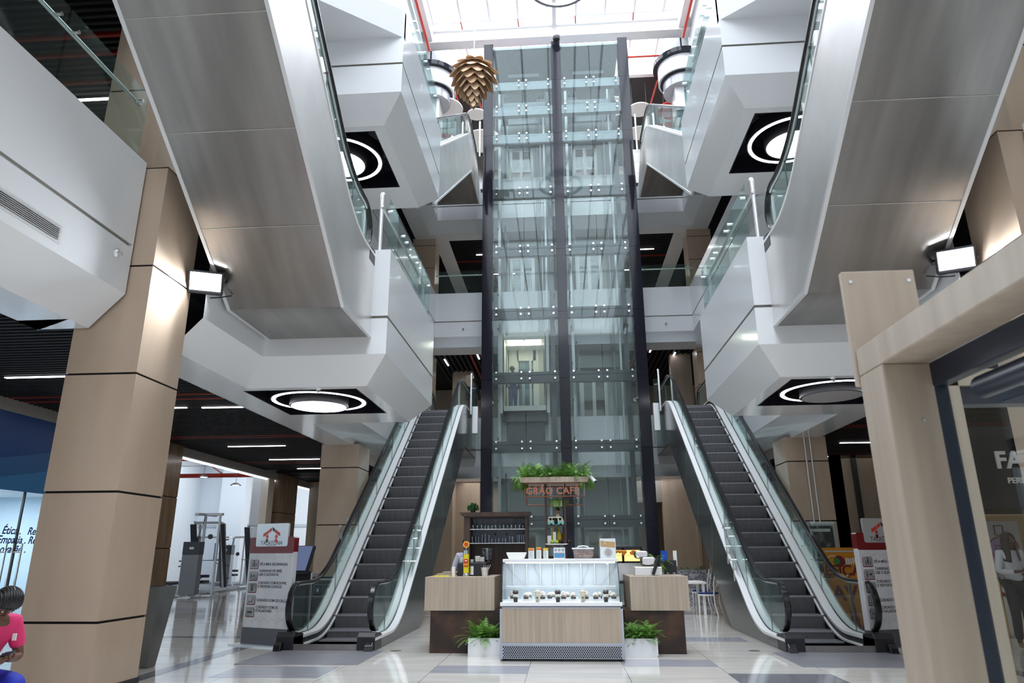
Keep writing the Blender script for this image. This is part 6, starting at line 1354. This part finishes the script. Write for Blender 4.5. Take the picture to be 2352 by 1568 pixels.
# woman in a white shirt behind the kiosk
J=stand(head=(-.02,-.055,1.585),face=(.1,-1,-.55),ell=(.235,.02,1.10),wrl=(.10,-.20,1.06),handl=(-1,-.25,.0),palml=(0,0,1),elr=(-.235,.0,1.11),wrr=(-.10,-.24,1.12),handr=(.55,-.8,.15),palmr=(0,.2,1),curll=.5,curlr=.6)
t,P,fw,up,rt=human('woman with long dark hair in white shirt looking at her phone behind kiosk glass',(7.0,12.0,0),.15,J,S_dark,H_brn,C_white,C_navy,mat('gold_shoe',(.35,.25,.10),.35,.6),hairstyle='long')
ph=phone(None,Vector((7.0,12.0,0))+Matrix.Rotation(.15,3,'Z')@Vector((-.04,-.34,1.17)),(1,-.35,-.3),(.2,-.5,.9)); tag(ph,'dark phone held by the woman in the white shirt','phone')
# seated person at the lower left corner
sit=dict(pel=(0,.05,.50),chest=(0,-.12,.80),neck=(0,-.24,1.00),head=(0,-.355,1.075),face=(0,-.45,-1),shl=(.17,-.17,.93),shr=(-.17,-.17,.93),ell=(.235,-.20,.67),elr=(-.235,-.20,.67),wrl=(.07,-.40,.68),wrr=(-.07,-.40,.66),
    handl=(-.6,-.75,.1),handr=(.6,-.75,.1),palml=(-.2,0,1),palmr=(.2,0,1),curll=.7,curlr=.7,hpl=(.09,-.02,.50),hpr=(-.09,-.02,.50),knl=(.13,-.46,.52),knr=(-.13,-.46,.52),anl=(.13,-.44,.09),anr=(-.13,-.44,.09),tol=(.14,-.60,.035),tor=(-.14,-.60,.035))
PX,PYp=(-4.58,5.55); rzp=1.1
t,P,fw,up,rt=human('seated person with braided black hair, pink shirt and blue trousers bent over a phone',(PX,PYp,0),rzp,sit,mat('skin_warm_brown',(.13,.06,.038),.45),H_blk,C_pink,C_blue,M_black,sleeve='short',hairstyle='braids')
ph=phone(None,Vector((PX,PYp,0))+Matrix.Rotation(rzp,3,'Z')@Vector((0,-.50,.725)),(cos(rzp),sin(rzp),.1),(sin(rzp)*.8,-cos(rzp)*.8,.3)); tag(ph,'patterned phone in the hands of the seated person','phone')
o=MB().box(PX-.35,PX+.45,PYp-.1,PYp+.55,.0,.40).build('bench_block',M_stoneL,bevel=.02); tag(o,'low bench block under the seated person in pink','bench')
o=MB().box(0,.03,0,.01,0,.05).build('name_badge',M_wh); o.location=Vector((PX,PYp,0))+Matrix.Rotation(rzp,3,'Z')@Vector((.12,-.285,.80)); tag(o,'small badge pinned on the pink shirt','badge')
# barista behind the glass rack
J=stand(elr=(-.36,.14,1.14),wrr=(-.17,.10,.98),ell=(.26,0,1.12),wrl=(.2,-.2,.95))
human('barista in pale shirt, hand on hip, half hidden by the brown glass rack',(-1.76,12.3+.95,0.0),pi+.2,J,S_dark,H_blk,C_lilac,C_black,M_black)
# man in the lift
J=stand(ell=(.30,-.05,1.15),wrl=(.48,-.18,1.0),handl=(.8,-.4,-.3),palml=(0,0,-1),head=(.02,.02,1.60),face=(.7,-.7,.1))
human('man in black shirt leaning on the rail inside the lit lift car',(-1.62,23.75,6.04),pi-.6,J,S_dark,H_blk,C_black,C_jean,M_black,sleeve='short')
# woman at the escalator head
J=stand(face=(-.6,-1,-.1)); human('woman in black with tied hair standing at the head of the left escalator',(-3.1,24.1,L1),0,J,S_mid,H_blk,C_black,C_black,M_black,hairstyle='tied')
# man on the top gallery
J=stand(face=(-1,-.2,0),elr=(-.15,-.12,1.12),wrr=(-.15,-.30,1.0)); human('man in tan shirt and jeans on the top gallery, seen through the tower glass',(1.58,26.3,L3),-1.0,J,S_mid,H_brn,C_tan,C_jean,M_black)
